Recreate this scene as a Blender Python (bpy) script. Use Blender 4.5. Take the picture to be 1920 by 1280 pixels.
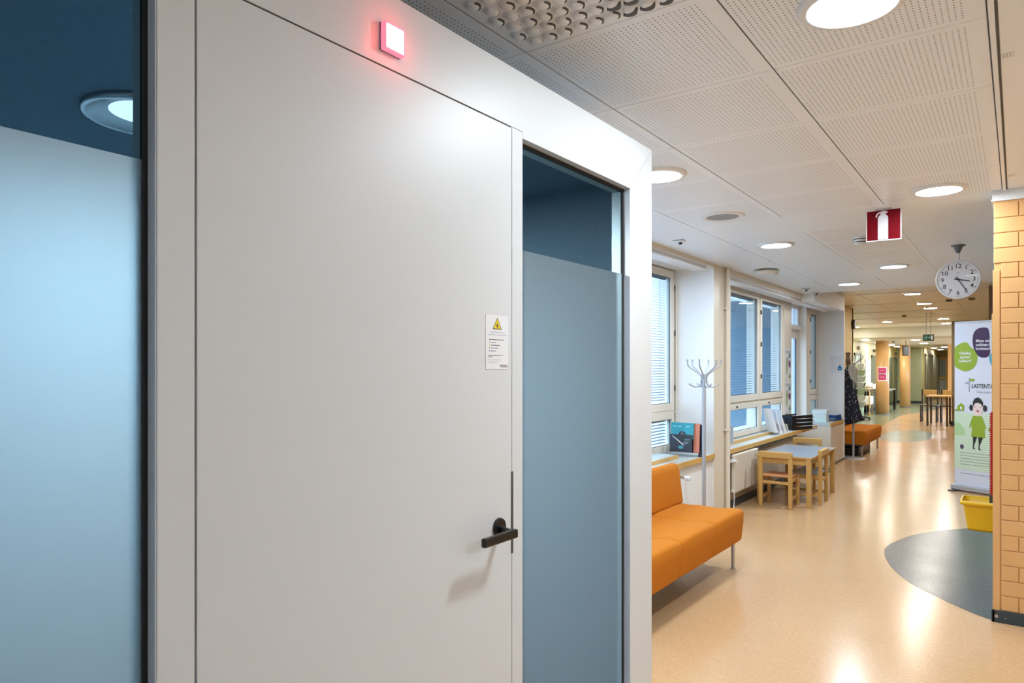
import bpy, math, random
from mathutils import Matrix, Vector
for o in list(bpy.data.objects):
    bpy.data.objects.remove(o)
SC = bpy.context.scene
COL = SC.collection
PI = math.pi

# ------------------------------------------------------------------ camera
cam_d = bpy.data.cameras.new('camera')
cam = bpy.data.objects.new('camera', cam_d)
COL.objects.link(cam)
YAW = math.atan2(948.0, 1300.0)
cam.location = (0, 0, 1.45)
cam.rotation_euler = (PI / 2, 0, YAW)
cam_d.sensor_width = 36
cam_d.sensor_fit = 'HORIZONTAL'
cam_d.lens = 1300.0 / 1920 * 36
cam_d.shift_y = 50.0 / 1920
cam_d.clip_end = 200
cam_d.clip_start = .02
SC.camera = cam

# ------------------------------------------------------------------ exposure, world, window daylight
SC.view_settings.view_transform = 'Standard'
SC.view_settings.look = 'None'
SC.view_settings.exposure = 1.16
SC.view_settings.gamma = 1
SC.view_settings.use_curve_mapping = False
W = bpy.data.worlds.new('world')
SC.world = W
W.use_nodes = True
W.node_tree.nodes['Background'].inputs[0].default_value = (.62, .78, 1, 1)
W.node_tree.nodes['Background'].inputs[1].default_value = 4.2
LAMP = 92.0          # radiance of the hall's ceiling luminaires
BOOTH_LAMP = 42.0    # radiance of the lamp inside the booth
def daylight(name, loc, sy, sz, power):
    l = bpy.data.lights.new(name, 'AREA'); l.shape = 'RECTANGLE'; l.size = sz; l.size_y = sy
    l.energy = power; l.color = (.72, .86, 1)
    o = bpy.data.objects.new(name, l); COL.objects.link(o)
    o.location = loc; o.rotation_euler = (0, -PI / 2, 0)
    l.cycles.is_portal = True      # only guides the sampling of the sky through the opening
    return o

# ------------------------------------------------------------------ materials
MATS = {}
def nt(name):
    m = bpy.data.materials.new(name); m.use_nodes = True
    return m, m.node_tree, m.node_tree.nodes['Principled BSDF']
def mat(name, col, rough=.5, metal=0, spec=.5, bump=0, bscale=60, var=0, vscale=8, emit=None, es=0, alpha=None, coat=0):
    if name in MATS: return MATS[name]
    m, t, b = nt(name)
    c = tuple(col) + (1,)
    b.inputs['Base Color'].default_value = c
    b.inputs['Roughness'].default_value = rough
    b.inputs['Metallic'].default_value = metal
    b.inputs['Specular IOR Level'].default_value = spec
    b.inputs['Coat Weight'].default_value = coat
    if emit:
        b.inputs['Emission Color'].default_value = tuple(emit) + (1,)
        b.inputs['Emission Strength'].default_value = es
    tc = t.nodes.new('ShaderNodeTexCoord')
    if var:
        n = t.nodes.new('ShaderNodeTexNoise'); n.inputs['Scale'].default_value = vscale; n.inputs['Detail'].default_value = 4
        t.links.new(tc.outputs['Object'], n.inputs['Vector'])
        r = t.nodes.new('ShaderNodeMapRange'); r.inputs[3].default_value = 1 - var; r.inputs[4].default_value = 1 + var
        t.links.new(n.outputs['Fac'], r.inputs[0])
        mx = t.nodes.new('ShaderNodeVectorMath'); mx.operation = 'SCALE'
        mx.inputs[0].default_value = col
        t.links.new(r.outputs[0], mx.inputs['Scale'])
        t.links.new(mx.outputs[0], b.inputs['Base Color'])
    if bump:
        n = t.nodes.new('ShaderNodeTexNoise'); n.inputs['Scale'].default_value = bscale; n.inputs['Detail'].default_value = 3
        t.links.new(tc.outputs['Object'], n.inputs['Vector'])
        bp = t.nodes.new('ShaderNodeBump'); bp.inputs['Strength'].default_value = bump; bp.inputs['Distance'].default_value = .01
        t.links.new(n.outputs['Fac'], bp.inputs['Height'])
        t.links.new(bp.outputs[0], b.inputs['Normal'])
    MATS[name] = m
    return m

def felt(name, col):
    m = mat(name, col, .95, spec=.1, bump=.35, bscale=260, var=.28, vscale=210)
    return m

def glass(name, tint, refl=.06, rough=.0):
    m = bpy.data.materials.new(name); m.use_nodes = True; t = m.node_tree; t.nodes.clear()
    o = t.nodes.new('ShaderNodeOutputMaterial'); mx = t.nodes.new('ShaderNodeMixShader')
    tr = t.nodes.new('ShaderNodeBsdfTransparent'); tr.inputs[0].default_value = tuple(tint) + (1,)
    g = t.nodes.new('ShaderNodeBsdfGlossy'); g.inputs['Roughness'].default_value = rough
    ge = t.nodes.new('ShaderNodeNewGeometry'); dt = t.nodes.new('ShaderNodeVectorMath'); dt.operation = 'DOT_PRODUCT'
    t.links.new(ge.outputs['Normal'], dt.inputs[0]); t.links.new(ge.outputs['Incoming'], dt.inputs[1])
    def M(op, a, b=None):
        n = t.nodes.new('ShaderNodeMath'); n.operation = op
        for i, v in enumerate((a, b)):
            if v is None: continue
            if isinstance(v, (int, float)): n.inputs[i].default_value = v
            else: t.links.new(v, n.inputs[i])
        return n.outputs[0]
    p5 = M('POWER', M('SUBTRACT', 1.0, M('ABSOLUTE', dt.outputs['Value'])), 5.0)      # Schlick, the same from both sides of the pane
    t.links.new(M('ADD', M('MULTIPLY', p5, min(.9, refl * 14)), refl), mx.inputs[0])
    t.links.new(tr.outputs[0], mx.inputs[1]); t.links.new(g.outputs[0], mx.inputs[2])
    t.links.new(mx.outputs[0], o.inputs[0])
    return m
def frosted(name, tcol, dcol, fac=.3):
    m = bpy.data.materials.new(name); m.use_nodes = True; t = m.node_tree; t.nodes.clear()
    o = t.nodes.new('ShaderNodeOutputMaterial')
    a = t.nodes.new('ShaderNodeBsdfTranslucent'); a.inputs[0].default_value = tuple(tcol) + (1,)
    d = t.nodes.new('ShaderNodeBsdfDiffuse'); d.inputs[0].default_value = tuple(dcol) + (1,)
    g = t.nodes.new('ShaderNodeBsdfGlossy'); g.inputs['Roughness'].default_value = .35
    rf = t.nodes.new('ShaderNodeBsdfRefraction'); rf.inputs['Roughness'].default_value = .52; rf.inputs['IOR'].default_value = 1.32; rf.inputs[0].default_value = (.90, .93, .94, 1)
    m0 = t.nodes.new('ShaderNodeMixShader'); m0.inputs[0].default_value = .9
    tc = t.nodes.new('ShaderNodeTexCoord'); n = t.nodes.new('ShaderNodeTexNoise'); n.inputs['Scale'].default_value = 500
    t.links.new(tc.outputs['Object'], n.inputs['Vector'])
    bp = t.nodes.new('ShaderNodeBump'); bp.inputs['Strength'].default_value = .15; bp.inputs['Distance'].default_value = .002
    t.links.new(n.outputs['Fac'], bp.inputs['Height'])
    for s in (a, d, g): t.links.new(bp.outputs[0], s.inputs['Normal'])
    m1 = t.nodes.new('ShaderNodeMixShader'); m1.inputs[0].default_value = fac
    m2 = t.nodes.new('ShaderNodeMixShader'); m2.inputs[0].default_value = .03
    t.links.new(a.outputs[0], m0.inputs[1]); t.links.new(rf.outputs[0], m0.inputs[2]); t.links.new(m0.outputs[0], m1.inputs[1]); t.links.new(d.outputs[0], m1.inputs[2])
    t.links.new(m1.outputs[0], m2.inputs[1]); t.links.new(g.outputs[0], m2.inputs[2])
    t.links.new(m2.outputs[0], o.inputs[0])
    return m

def speckled(name, base, fleck, rough=.2, coat=.0, seams=False):
    m, t, b = nt(name)
    tc = t.nodes.new('ShaderNodeTexCoord')
    v = t.nodes.new('ShaderNodeTexVoronoi'); v.inputs['Scale'].default_value = 240
    t.links.new(tc.outputs['Object'], v.inputs['Vector'])
    sp = t.nodes.new('ShaderNodeSeparateColor'); t.links.new(v.outputs['Color'], sp.inputs[0])
    r = t.nodes.new('ShaderNodeValToRGB'); r.color_ramp.elements[0].position = .80; r.color_ramp.elements[1].position = .95
    r.color_ramp.elements[0].color = tuple(base) + (1,); r.color_ramp.elements[1].color = tuple(fleck) + (1,)
    e = r.color_ramp.elements.new(.08); e.color = tuple(base) + (1,)
    e = r.color_ramp.elements.new(.0); e.color = tuple(x * .8 for x in base) + (1,)
    t.links.new(sp.outputs[0], r.inputs[0])
    n = t.nodes.new('ShaderNodeTexNoise'); n.inputs['Scale'].default_value = 1.4; n.inputs['Detail'].default_value = 5
    t.links.new(tc.outputs['Object'], n.inputs['Vector'])
    mr = t.nodes.new('ShaderNodeMapRange'); mr.inputs[3].default_value = .93; mr.inputs[4].default_value = 1.07
    t.links.new(n.outputs['Fac'], mr.inputs[0])
    sc = t.nodes.new('ShaderNodeVectorMath'); sc.operation = 'SCALE'
    t.links.new(r.outputs[0], sc.inputs[0]); t.links.new(mr.outputs[0], sc.inputs['Scale'])
    t.links.new(sc.outputs[0], b.inputs['Base Color'])
    n2 = t.nodes.new('ShaderNodeTexNoise'); n2.inputs['Scale'].default_value = 2.2; n2.inputs['Detail'].default_value = 6
    t.links.new(tc.outputs['Object'], n2.inputs['Vector'])
    m2 = t.nodes.new('ShaderNodeMapRange'); m2.inputs[3].default_value = rough * .75; m2.inputs[4].default_value = rough * 1.3
    t.links.new(n2.outputs['Fac'], m2.inputs[0]); t.links.new(m2.outputs[0], b.inputs['Roughness'])
    n3 = t.nodes.new('ShaderNodeTexNoise'); n3.inputs['Scale'].default_value = 9; n3.inputs['Detail'].default_value = 2
    t.links.new(tc.outputs['Object'], n3.inputs['Vector'])
    bp = t.nodes.new('ShaderNodeBump'); bp.inputs['Strength'].default_value = .02; bp.inputs['Distance'].default_value = .02
    t.links.new(n3.outputs['Fac'], bp.inputs['Height']); t.links.new(bp.outputs[0], b.inputs['Normal'])
    b.inputs['Specular IOR Level'].default_value = .3
    return m

def wood(name, c1, c2, rough=.4):
    m, t, b = nt(name)
    tc = t.nodes.new('ShaderNodeTexCoord'); mp = t.nodes.new('ShaderNodeMapping'); mp.inputs['Scale'].default_value = (6, 6, 1.2)
    t.links.new(tc.outputs['Object'], mp.inputs[0])
    n = t.nodes.new('ShaderNodeTexNoise'); n.inputs['Scale'].default_value = 9; n.inputs['Detail'].default_value = 8; n.inputs['Distortion'].default_value = .8
    t.links.new(mp.outputs[0], n.inputs['Vector'])
    r = t.nodes.new('ShaderNodeValToRGB'); r.color_ramp.elements[0].position = .3; r.color_ramp.elements[1].position = .7
    r.color_ramp.elements[0].color = tuple(c1) + (1,); r.color_ramp.elements[1].color = tuple(c2) + (1,)
    t.links.new(n.outputs['Fac'], r.inputs[0]); t.links.new(r.outputs[0], b.inputs['Base Color'])
    b.inputs['Roughness'].default_value = rough
    return m

def perforated(name, x0, y0, col):
    """0.6 m tiles: square grid of small round holes, 0.03 m plain margin; x0,y0 = a tile corner in world metres"""
    m, t, b = nt(name)
    N = t.nodes.new; L = t.links.new
    tc = N('ShaderNodeTexCoord'); sx = N('ShaderNodeSeparateXYZ'); L(tc.outputs['Object'], sx.inputs[0])
    def M(op, a, bv=None, c=None):
        n = N('ShaderNodeMath'); n.operation = op
        for i, v in enumerate((a, bv, c)):
            if v is None: continue
            if isinstance(v, (int, float)): n.inputs[i].default_value = v
            else: L(v, n.inputs[i])
        return n.outputs[0]
    def axis(s, off):
        a = M('SUBTRACT', s, off)
        w = M('FLOORED_MODULO', a, .6) if False else M('WRAP', a, .6, 0.0)
        inside = M('MULTIPLY', M('GREATER_THAN', w, .03), M('LESS_THAN', w, .57))
        k = M('WRAP', M('SUBTRACT', w, .03), .015882, 0.0)
        return M('SUBTRACT', k, .007941), inside
    ax, ix = axis(sx.outputs[0], x0); ay, iy = axis(sx.outputs[1], y0)
    d = M('SQRT', M('ADD', M('MULTIPLY', ax, ax), M('MULTIPLY', ay, ay)))
    hole = M('MULTIPLY', M('LESS_THAN', d, .0024), M('MULTIPLY', ix, iy))
    mx = N('ShaderNodeMix'); mx.data_type = 'RGBA'
    L(hole, mx.inputs[0]); mx.inputs[6].default_value = tuple(col) + (1,); mx.inputs[7].default_value = (.05, .05, .05, 1)
    L(mx.outputs[2], b.inputs['Base Color'])
    b.inputs['Roughness'].default_value = .38
    return m

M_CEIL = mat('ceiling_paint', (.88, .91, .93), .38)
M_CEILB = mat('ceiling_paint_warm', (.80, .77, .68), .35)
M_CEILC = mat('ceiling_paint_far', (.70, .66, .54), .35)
M_TILE = perforated('perforated_tile', -1.89, 0.0 + 4.83 - 4.8, (.89, .92, .95))
M_TILE2 = perforated('perforated_tile_rear', -1.89, 5.45, (.93, .92, .90))
M_SEAM = mat('dark_seam', (.10, .10, .10), .7)
M_FLOOR = speckled('orange_linoleum', (.60, .37, .19), (.68, .46, .27), .19)
M_INLAY = speckled('charcoal_linoleum', (.055, .066, .068), (.15, .17, .17), .24)
M_TEAL = speckled('pale_teal_linoleum', (.42, .52, .47), (.55, .62, .58), .18)
M_GREENF = speckled('green_reflection_linoleum', (.30, .33, .22), (.42, .45, .34), .16)  # far floor zone, mostly the green wall's reflection put into the colour
M_BOOTH = mat('white_laminate', (.66, .68, .69), .42, bump=.02, bscale=400)
M_BOOTHE = mat('booth_edge_daylight_tint', (.62, .66, .74), .3)
M_BLACK = mat('black_gasket', (.004, .004, .005), .6)
M_BLACKP = mat('black_plastic', (.008, .008, .009), .28)
M_FELT = felt('navy_felt', (.105, .165, .215))
M_ALU = mat('grey_blue_profile', (.30, .38, .42), .4, .4)
M_CHROME = mat('chrome', (.72, .74, .76), .16, 1)
M_STEEL = mat('brushed_steel', (.50, .50, .51), .33, .9)
M_GREYP = mat('grey_paint', (.46, .47, .49), .35, .3)
M_DKMET = mat('dark_metal', (.10, .11, .11), .35, .6)
M_WALL = mat('white_wall', (.86, .86, .85), .6, bump=.03, bscale=120)
M_CREAM = mat('cream_paint', (.78, .69, .56), .38)
M_CREAML = mat('cream_window_paint', (.80, .74, .64), .35)
M_YEL = mat('yellow_wall', (.68, .52, .25), .5)
M_LYEL = mat('pale_yellow_wall', (.56, .48, .235), .5)
M_GREENW = mat('grey_green_wall', (.44, .48, .33), .5)
M_BRICK = mat('painted_brick', (.70, .39, .155), .45, bump=.14, bscale=35, var=.03)
M_BASE = mat('dark_baseboard', (.03, .045, .055), .4)
M_SKIRT = mat('brown_skirting', (.16, .12, .09), .5)
M_ORANGE = mat('orange_wool', (.54, .175, .010), .85, spec=.2, bump=.15, bscale=500, var=.07, vscale=300)
M_BIRCH = wood('birch', (.56, .32, .09), (.66, .40, .13))
M_EDGE = wood('sill_edge_wood', (.62, .35, .09), (.72, .44, .14))
M_COLW = wood('column_veneer', (.60, .33, .12), (.66, .38, .15), .35)
M_SILL = mat('sill_laminate', (.60, .66, .66), .3, var=.05, vscale=5)
M_TABTOP = mat('blue_grey_laminate', (.30, .36, .45), .25)
M_SEATR = mat('orange_seat', (.62, .28, .12), .4)
M_RAD = mat('radiator_enamel', (.74, .68, .58), .35)
M_DKWALL = mat('niche_wall_shade_tone', (.52, .44, .34), .6)  # tan darkened by putting the shade under the sill into the colour
M_RED = mat('sign_red', (.17, .001, .007), .5, spec=.15)
M_WHITE = mat('print_white', (.80, .80, .82), .4)
M_PAPER = mat('paper', (.80, .80, .79), .6)
M_LAMP = mat('lamp_diffuser', (.9, .9, .9), .5, emit=(.82, .92, 1), es=LAMP)
M_LAMPF = mat('far_lamp_diffuser', (.9, .9, .9), .5, emit=(1, .95, .86), es=LAMP * .85)
M_BLAMP = mat('booth_lamp_diffuser', (.9, .9, .9), .5, emit=(.66, .84, 1), es=.5)
M_GLASS = glass('clear_glass', (.93, .96, .97), .03)
M_BGLASS = glass('booth_glass', (.84, .92, .95), .0035)
M_WGLASS = glass('window_glass', (.86, .95, 1), .05)
M_FROST = frosted('frosted_film', (.76, .80, .82), (.36, .36, .31), .13)
M_BLIND = mat('blind_slat', (.12, .19, .25), .45)
M_FACADE = mat('facade', (.115, .175, .215), .8)
M_FACADE2 = mat('facade_dark', (.012, .025, .04), .5)

# ------------------------------------------------------------------ mesh builder
class MB:
    def __init__(s): s.v = []; s.f = []; s.m = []; s.x = None
    def vs(s, pts):
        n = len(s.v)
        for p in pts:
            p = Vector(p)
            s.v.append(tuple(s.x @ p) if s.x is not None else tuple(p))
        return n
    def face(s, idx, m=0): s.f.append(tuple(idx)); s.m.append(m)
    def box(s, x0, x1, y0, y1, z0, z1, m=0):
        x0, x1 = sorted((x0, x1)); y0, y1 = sorted((y0, y1)); z0, z1 = sorted((z0, z1))
        n = s.vs([(x0, y0, z0), (x1, y0, z0), (x1, y1, z0), (x0, y1, z0), (x0, y0, z1), (x1, y0, z1), (x1, y1, z1), (x0, y1, z1)])
        for q in ((0, 3, 2, 1), (4, 5, 6, 7), (0, 1, 5, 4), (1, 2, 6, 5), (2, 3, 7, 6), (3, 0, 4, 7)):
            s.face([n + i for i in q], m)
        return s
    def cyl(s, p0, p1, r0, r1=None, n=24, m=0, caps=True):
        r1 = r0 if r1 is None else r1
        p0 = Vector(p0); p1 = Vector(p1); d = (p1 - p0).normalized()
        a = d.orthogonal().normalized(); b = d.cross(a)
        k = s.vs([p0 + (a * math.cos(2 * PI * i / n) + b * math.sin(2 * PI * i / n)) * r0 for i in range(n)] +
                 [p1 + (a * math.cos(2 * PI * i / n) + b * math.sin(2 * PI * i / n)) * r1 for i in range(n)])
        for i in range(n):
            j = (i + 1) % n; s.face((k + i, k + j, k + n + j, k + n + i), m)
        if caps:
            s.face([k + i for i in range(n)][::-1], m); s.face([k + n + i for i in range(n)], m)
        return s
    def lathe(s, prof, n=32, m=0, cx=0, cy=0):
        """prof: list of (r, z[, mat])"""
        k = len(s.v)
        for p in prof:
            s.vs([(cx + p[0] * math.cos(2 * PI * i / n), cy + p[0] * math.sin(2 * PI * i / n), p[1]) for i in range(n)])
        for a in range(len(prof) - 1):
            mm = prof[a][2] if len(prof[a]) > 2 else m
            for i in range(n):
                j = (i + 1) % n
                s.face((k + a * n + i, k + a * n + j, k + (a + 1) * n + j, k + (a + 1) * n + i), mm)
        return s
    def tube(s, pts, r, n=10, m=0):
        pts = [Vector(p) for p in pts]; k = len(s.v); prev = None
        for i, p in enumerate(pts):
            d = (pts[min(i + 1, len(pts) - 1)] - pts[max(i - 1, 0)]).normalized()
            a = d.orthogonal().normalized() if prev is None else (prev - d * prev.dot(d)).normalized()
            prev = a; b = d.cross(a)
            s.vs([p + (a * math.cos(2 * PI * j / n) + b * math.sin(2 * PI * j / n)) * r for j in range(n)])
        for i in range(len(pts) - 1):
            for j in range(n):
                q = (j + 1) % n
                s.face((k + i * n + j, k + i * n + q, k + (i + 1) * n + q, k + (i + 1) * n + j), m)
        s.face([k + j for j in range(n)][::-1], m); s.face([k + (len(pts) - 1) * n + j for j in range(n)], m)
        return s
    def prism(s, poly, t0, t1, m=0, ax='z'):
        """poly 2D; extruded along ax from t0 to t1.  ax z:(x,y) y:(x,z) x:(y,z)"""
        def P(p, t):
            return (p[0], p[1], t) if ax == 'z' else ((p[0], t, p[1]) if ax == 'y' else (t, p[0], p[1]))
        n = len(poly)
        k = s.vs([P(p, t0) for p in poly] + [P(p, t1) for p in poly])
        for i in range(n):
            j = (i + 1) % n; s.face((k + i, k + j, k + n + j, k + n + i), m)
        s.face([k + i for i in range(n)][::-1], m); s.face([k + n + i for i in range(n)], m)
        return s
    def flat(s, poly, z, m=0):
        k = s.vs([(p[0], p[1], z) for p in poly]); s.face([k + i for i in range(len(poly))], m); return s
    def disc(s, cx, cy, rx, ry, z, m=0, n=28):
        return s.flat([(cx + rx * math.cos(2 * PI * i / n), cy + ry * math.sin(2 * PI * i / n)) for i in range(n)], z, m)
    def text(s, body, size, x, y, z=0, m=0, align='LEFT', bold=0, sx=1):
        c = bpy.data.curves.new('t', 'FONT'); c.body = body; c.size = size; c.align_x = align; c.align_y = 'CENTER'
        c.resolution_u = 3; c.offset = bold
        o = bpy.data.objects.new('t', c); COL.objects.link(o)
        dg = bpy.context.evaluated_depsgraph_get(); me = bpy.data.meshes.new_from_object(o.evaluated_get(dg))
        k = s.vs([(v.co.x * sx + x, v.co.y + y, z) for v in me.vertices])
        for p in me.polygons: s.face([k + i for i in p.vertices], m)
        bpy.data.objects.remove(o); bpy.data.curves.remove(c); bpy.data.meshes.remove(me)
        return s
    def build(s, name, mats, parent=None, bevel=0, seg=2, smooth=False, kind=None, loc=None, label=None, recalc=True):
        me = bpy.data.meshes.new(name); me.from_pydata(s.v, [], s.f); me.update()
        if not isinstance(mats, (list, tuple)): mats = [mats]
        for q in mats: me.materials.append(q)
        for p, i in zip(me.polygons, s.m): p.material_index = min(i, len(mats) - 1)
        if recalc:
            import bmesh
            bm = bmesh.new(); bm.from_mesh(me); bmesh.ops.recalc_face_normals(bm, faces=bm.faces); bm.to_mesh(me); bm.free()
        if smooth:
            for p in me.polygons: p.use_smooth = True
        o = bpy.data.objects.new(name, me); COL.objects.link(o)
        if loc: o.location = loc
        if parent: o.parent = parent
        if bevel:
            b = o.modifiers.new('bevel', 'BEVEL'); b.width = bevel; b.segments = seg; b.limit_method = 'ANGLE'; b.angle_limit = .6
        if smooth == 'auto':
            w = o.modifiers.new('wn', 'WEIGHTED_NORMAL'); w.keep_sharp = True
        if kind: o['kind'] = kind
        if label: o['label'] = label
        return o

def box(name, m, x0, x1, y0, y1, z0, z1, parent=None, bevel=0, kind=None, **k):
    return MB().box(x0, x1, y0, y1, z0, z1).build(name, m, parent, bevel, kind=kind, **k)
def struct(name, mb, m, bevel=0, **k): return mb.build(name, m, None, bevel, kind='structure', **k)
def thing(name, label, cat, loc=(0, 0, 0), rz=0, group=None):
    o = bpy.data.objects.new(name, None); COL.objects.link(o); o.empty_display_size = .05
    o.location = loc; o.rotation_euler = (0, 0, rz); o['label'] = label; o['category'] = cat
    if group: o['group'] = group
    return o
def tag(o, label, cat, group=None):
    o['label'] = label; o['category'] = cat
    if group: o['group'] = group
    return o
def dup(root, loc, rz=None, label=None, group=None, scale=None):
    r = root.copy(); COL.objects.link(r); r.location = loc
    if rz is not None: r.rotation_euler = (0, 0, rz)
    if label: r['label'] = label
    if group: r['group'] = group
    for ch in list(root.children):
        c = ch.copy(); COL.objects.link(c); c.parent = r
        for g in list(ch.children):
            d = g.copy(); COL.objects.link(d); d.parent = c
    return r
def board(origin, xdir):
    """matrix taking local (u right, v up, w out of the sheet) to world; xdir = horizontal direction of u"""
    u = Vector((xdir[0], xdir[1], 0)).normalized(); v = Vector((0, 0, 1)); w = u.cross(v)
    m = Matrix(((u.x, v.x, w.x, origin[0]), (u.y, v.y, w.y, origin[1]), (u.z, v.z, w.z, origin[2]), (0, 0, 0, 1)))
    return m

# ================================================================== SETTING
H = 2.465
struct('floor', MB().box(-3.2, 4, -5, 12.3, -.1, 0).box(-4.3, 4, 12.3, 62, -.1, 0), M_FLOOR)
# charcoal inlay by the brick wall (smooth closed outline through surveyed points)
pts = [(-.112, 4.854), (-.311, 5.022), (-.423, 5.159), (-.510, 5.253), (-.62, 5.425), (-.729, 5.673), (-.808, 5.927), (-.852, 6.168),
       (-.861, 6.315), (-.831, 6.555), (-.713, 6.981), (-.458, 7.391), (-.177, 7.673), (.3, 7.95), (1.0, 8.0), (1.6, 7.6), (1.9, 6.6), (1.5, 5.4), (.7, 5.0), (.1, 4.87)]
def smooth_loop(p, k=6):
    out = []; n = len(p)
    for i in range(n):
        a, b, c, d = (Vector(p[(i + j) % n]) for j in (-1, 0, 1, 2))
        for q in range(k):
            t = q / k
            out.append(tuple(.5 * ((2 * b) + (c - a) * t + (2 * a - 5 * b + 4 * c - d) * t * t + (3 * b - a - 3 * c + d) * t ** 3)))
    return out
struct('trim_1', MB().prism(smooth_loop(pts), -.01, .0012), M_INLAY)
struct('trim_2', MB().prism([(-1.92 + .5 * math.cos(a / 40 * 2 * PI), 17.0 + 1.55 * math.sin(a / 40 * 2 * PI)) for a in range(40)], -.01, .0012), M_TEAL)
struct('trim_3', MB().prism([(-4.08, 18.8), (-2.75, 19.6), (-2.9, 24), (-2.35, 28), (-2.2, 33), (-2.9, 34.5), (-4.08, 34.5)], -.01, .0012), M_GREENF)

# ceiling A : tiles 0.6 m, metal seams
ceil = MB()
XL = [-1.89, -1.28, -.67, -.07]
struct('ceiling', MB().box(-3.2, 4, -5, 10.0, H + .004, H + .12, 0), M_CEIL)
g = .0025
def panelset(name, cols, rows, m, z=H, mb=None, skip=()):
    b = MB()
    for i in range(len(cols) - 1):
        for j in range(len(rows) - 1):
            if (i, j) in skip: continue
            b.box(cols[i] + g, cols[i + 1] - g, rows[j] + g * .5, rows[j + 1] - g * .5, z, z + .012)
    return struct(name, b, m, bevel=.0012)
rows = [4.83 - .6 * k for k in range(14)][::-1]
ri = min(range(len(rows)), key=lambda i: abs(rows[i] - 1.23))
panelset('ceiling', XL, rows, M_TILE, skip=((1, ri),))
panelset('ceiling', [-1.89, -1.29], [5.45, 8.0], M_CEIL)
panelset('ceiling', [-1.29, -.69], [5.45 + .6375 * k for k in range(5)], M_TILE2)
panelset('ceiling', [-1.93, -1.28, -.66], [8.62, 9.93], M_CEIL)
sm = MB()
for x in XL: sm.box(x - g, x + g, rows[0], 4.83, H + .003, H + .006)
sm.box(-.052, -.046, -3, 4.83, H - .001, H + .006)
struct('trim_4', sm, M_SEAM)
struct('trim_5', MB().box(-.068, -.053, -3, 4.83, H - .006, H + .004), M_CEIL, bevel=.001)
# plain strips beside the tiles
pl = MB()
pl.box(-2.6, -1.8925, -3, 5.445, H, H + .012); pl.box(-.045, 3.2, -3, 10.0, H, H + .012); pl.box(-1.887, -.045, 4.835, 5.445, H, H + .012)
pl.box(-2.6, -1.893, 5.448, 8.61, H, H + .012); pl.box(-.687, -.048, 5.448, 10.0, H, H + .012); pl.box(-1.89, -.69, 8.003, 8.615, H, H + .012)
pl.box(-2.6, -1.933, 8.613, 10.0, H, H + .012); pl.box(-1.93, -.69, 9.933, 10.0, H, H + .012)
struct('ceiling', pl, M_CEIL, bevel=.001)
# ceiling B (raised) with seams, bulkhead, ceiling C
cb = MB(); 
cb.box(-4.3, 4, 10.0, 22.6, 2.63, 2.75)
for x0, x1 in ((-3.9, -3.31), (-3.3, -2.66), (-2.65, -2.06), (-2.05, -1.46), (-1.45, -.86), (-.85, -.26)):
    for k in range(6): cb.box(x0, x1, 10.2 + 2.05 * k, 12.0 + 2.05 * k - .01, 2.622, 2.634)
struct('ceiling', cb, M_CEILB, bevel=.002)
struct('wall_front', MB().box(-3.2, 4, 10.0, 10.02, H + .01, 2.75), M_CEIL)
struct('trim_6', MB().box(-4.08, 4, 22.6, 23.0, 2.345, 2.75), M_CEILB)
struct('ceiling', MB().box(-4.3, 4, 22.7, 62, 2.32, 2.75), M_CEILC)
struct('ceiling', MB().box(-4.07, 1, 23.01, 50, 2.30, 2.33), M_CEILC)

# left (window) wall
wl = MB()
wl.box(-3.2, -2.39, 2.55, 2.8, 0, H).box(-3.2, -2.75, -.9, 2.56, 0, H).box(-3.2, -2.39, -5, -3.6, 0, H).box(-3.2, -2.39, -.95, -.9, 0, H).box(-3.2, -2.39, -3.6, -.95, 0, .7).box(-3.2, -2.39, -3.6, -.95, 2.40, H)                       # solid up to recess 1
wl.box(-3.2, -2.41, 2.8, 6.61, 0, .56)                   # parapet 1
wl.box(-3.2, -2.39, 2.8, 6.61, 2.432, H + .1)            # fascia / soffit 1
wl.box(-3.2, -2.39, 7.02, 11.98, 2.40, 2.62)
wl.box(-3.2, -2.80, 2.8, 12.2, 0, .62)
struct('wall_left', wl, M_WALL)
pier = MB().box(-3.2, -2.39, 6.61, 7.02, 0, H)
pier.m = [0] * len(pier.m); pier.m[3] = 1
struct('wall_left', pier, [M_WALL, M_CREAM])
struct('trim_7', MB().box(-2.392, -2.384, 2.8, 6.615, 2.435, H).box(-2.392, -2.384, 7.015, 10.0, 2.405, H), M_CREAM)
nw = MB().box(-3.2, -2.41, 7.02, 9.75, 0, .575)
struct('wall_left', nw, M_DKWALL)
p3 = MB().box(-3.2, -2.225, 11.98, 12.04, 0, 2.62).box(-3.2, -2.6, 12.03, 12.35, 0, 2.62)
struct('wall_left', p3, M_WALL)
struct('wall_left', MB().box(-3.2, -2.235, 11.08, 11.98, 0, .585), M_CREAM, bevel=.003)
struct('wall_left', MB().box(-2.39, -2.225, 10.0, 11.98, 2.36, 2.62), M_WALL)
struct('wall_left', MB().box(-3.2, -2.6, 12.35, 14.9, 0, 2.62), M_YEL)
struct('baseboard_left', MB().box(-2.41, -2.398, 7.02, 9.75, 0, .075).box(-2.41, -2.398, 2.8, 6.61, 0, .075), M_BASE)
struct('baseboard_left', MB().box(-2.225, -2.217, 11.97, 12.045, 0, .03).box(-2.235, -2.227, 11.08, 11.97, 0, .03), M_SKIRT)
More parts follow.
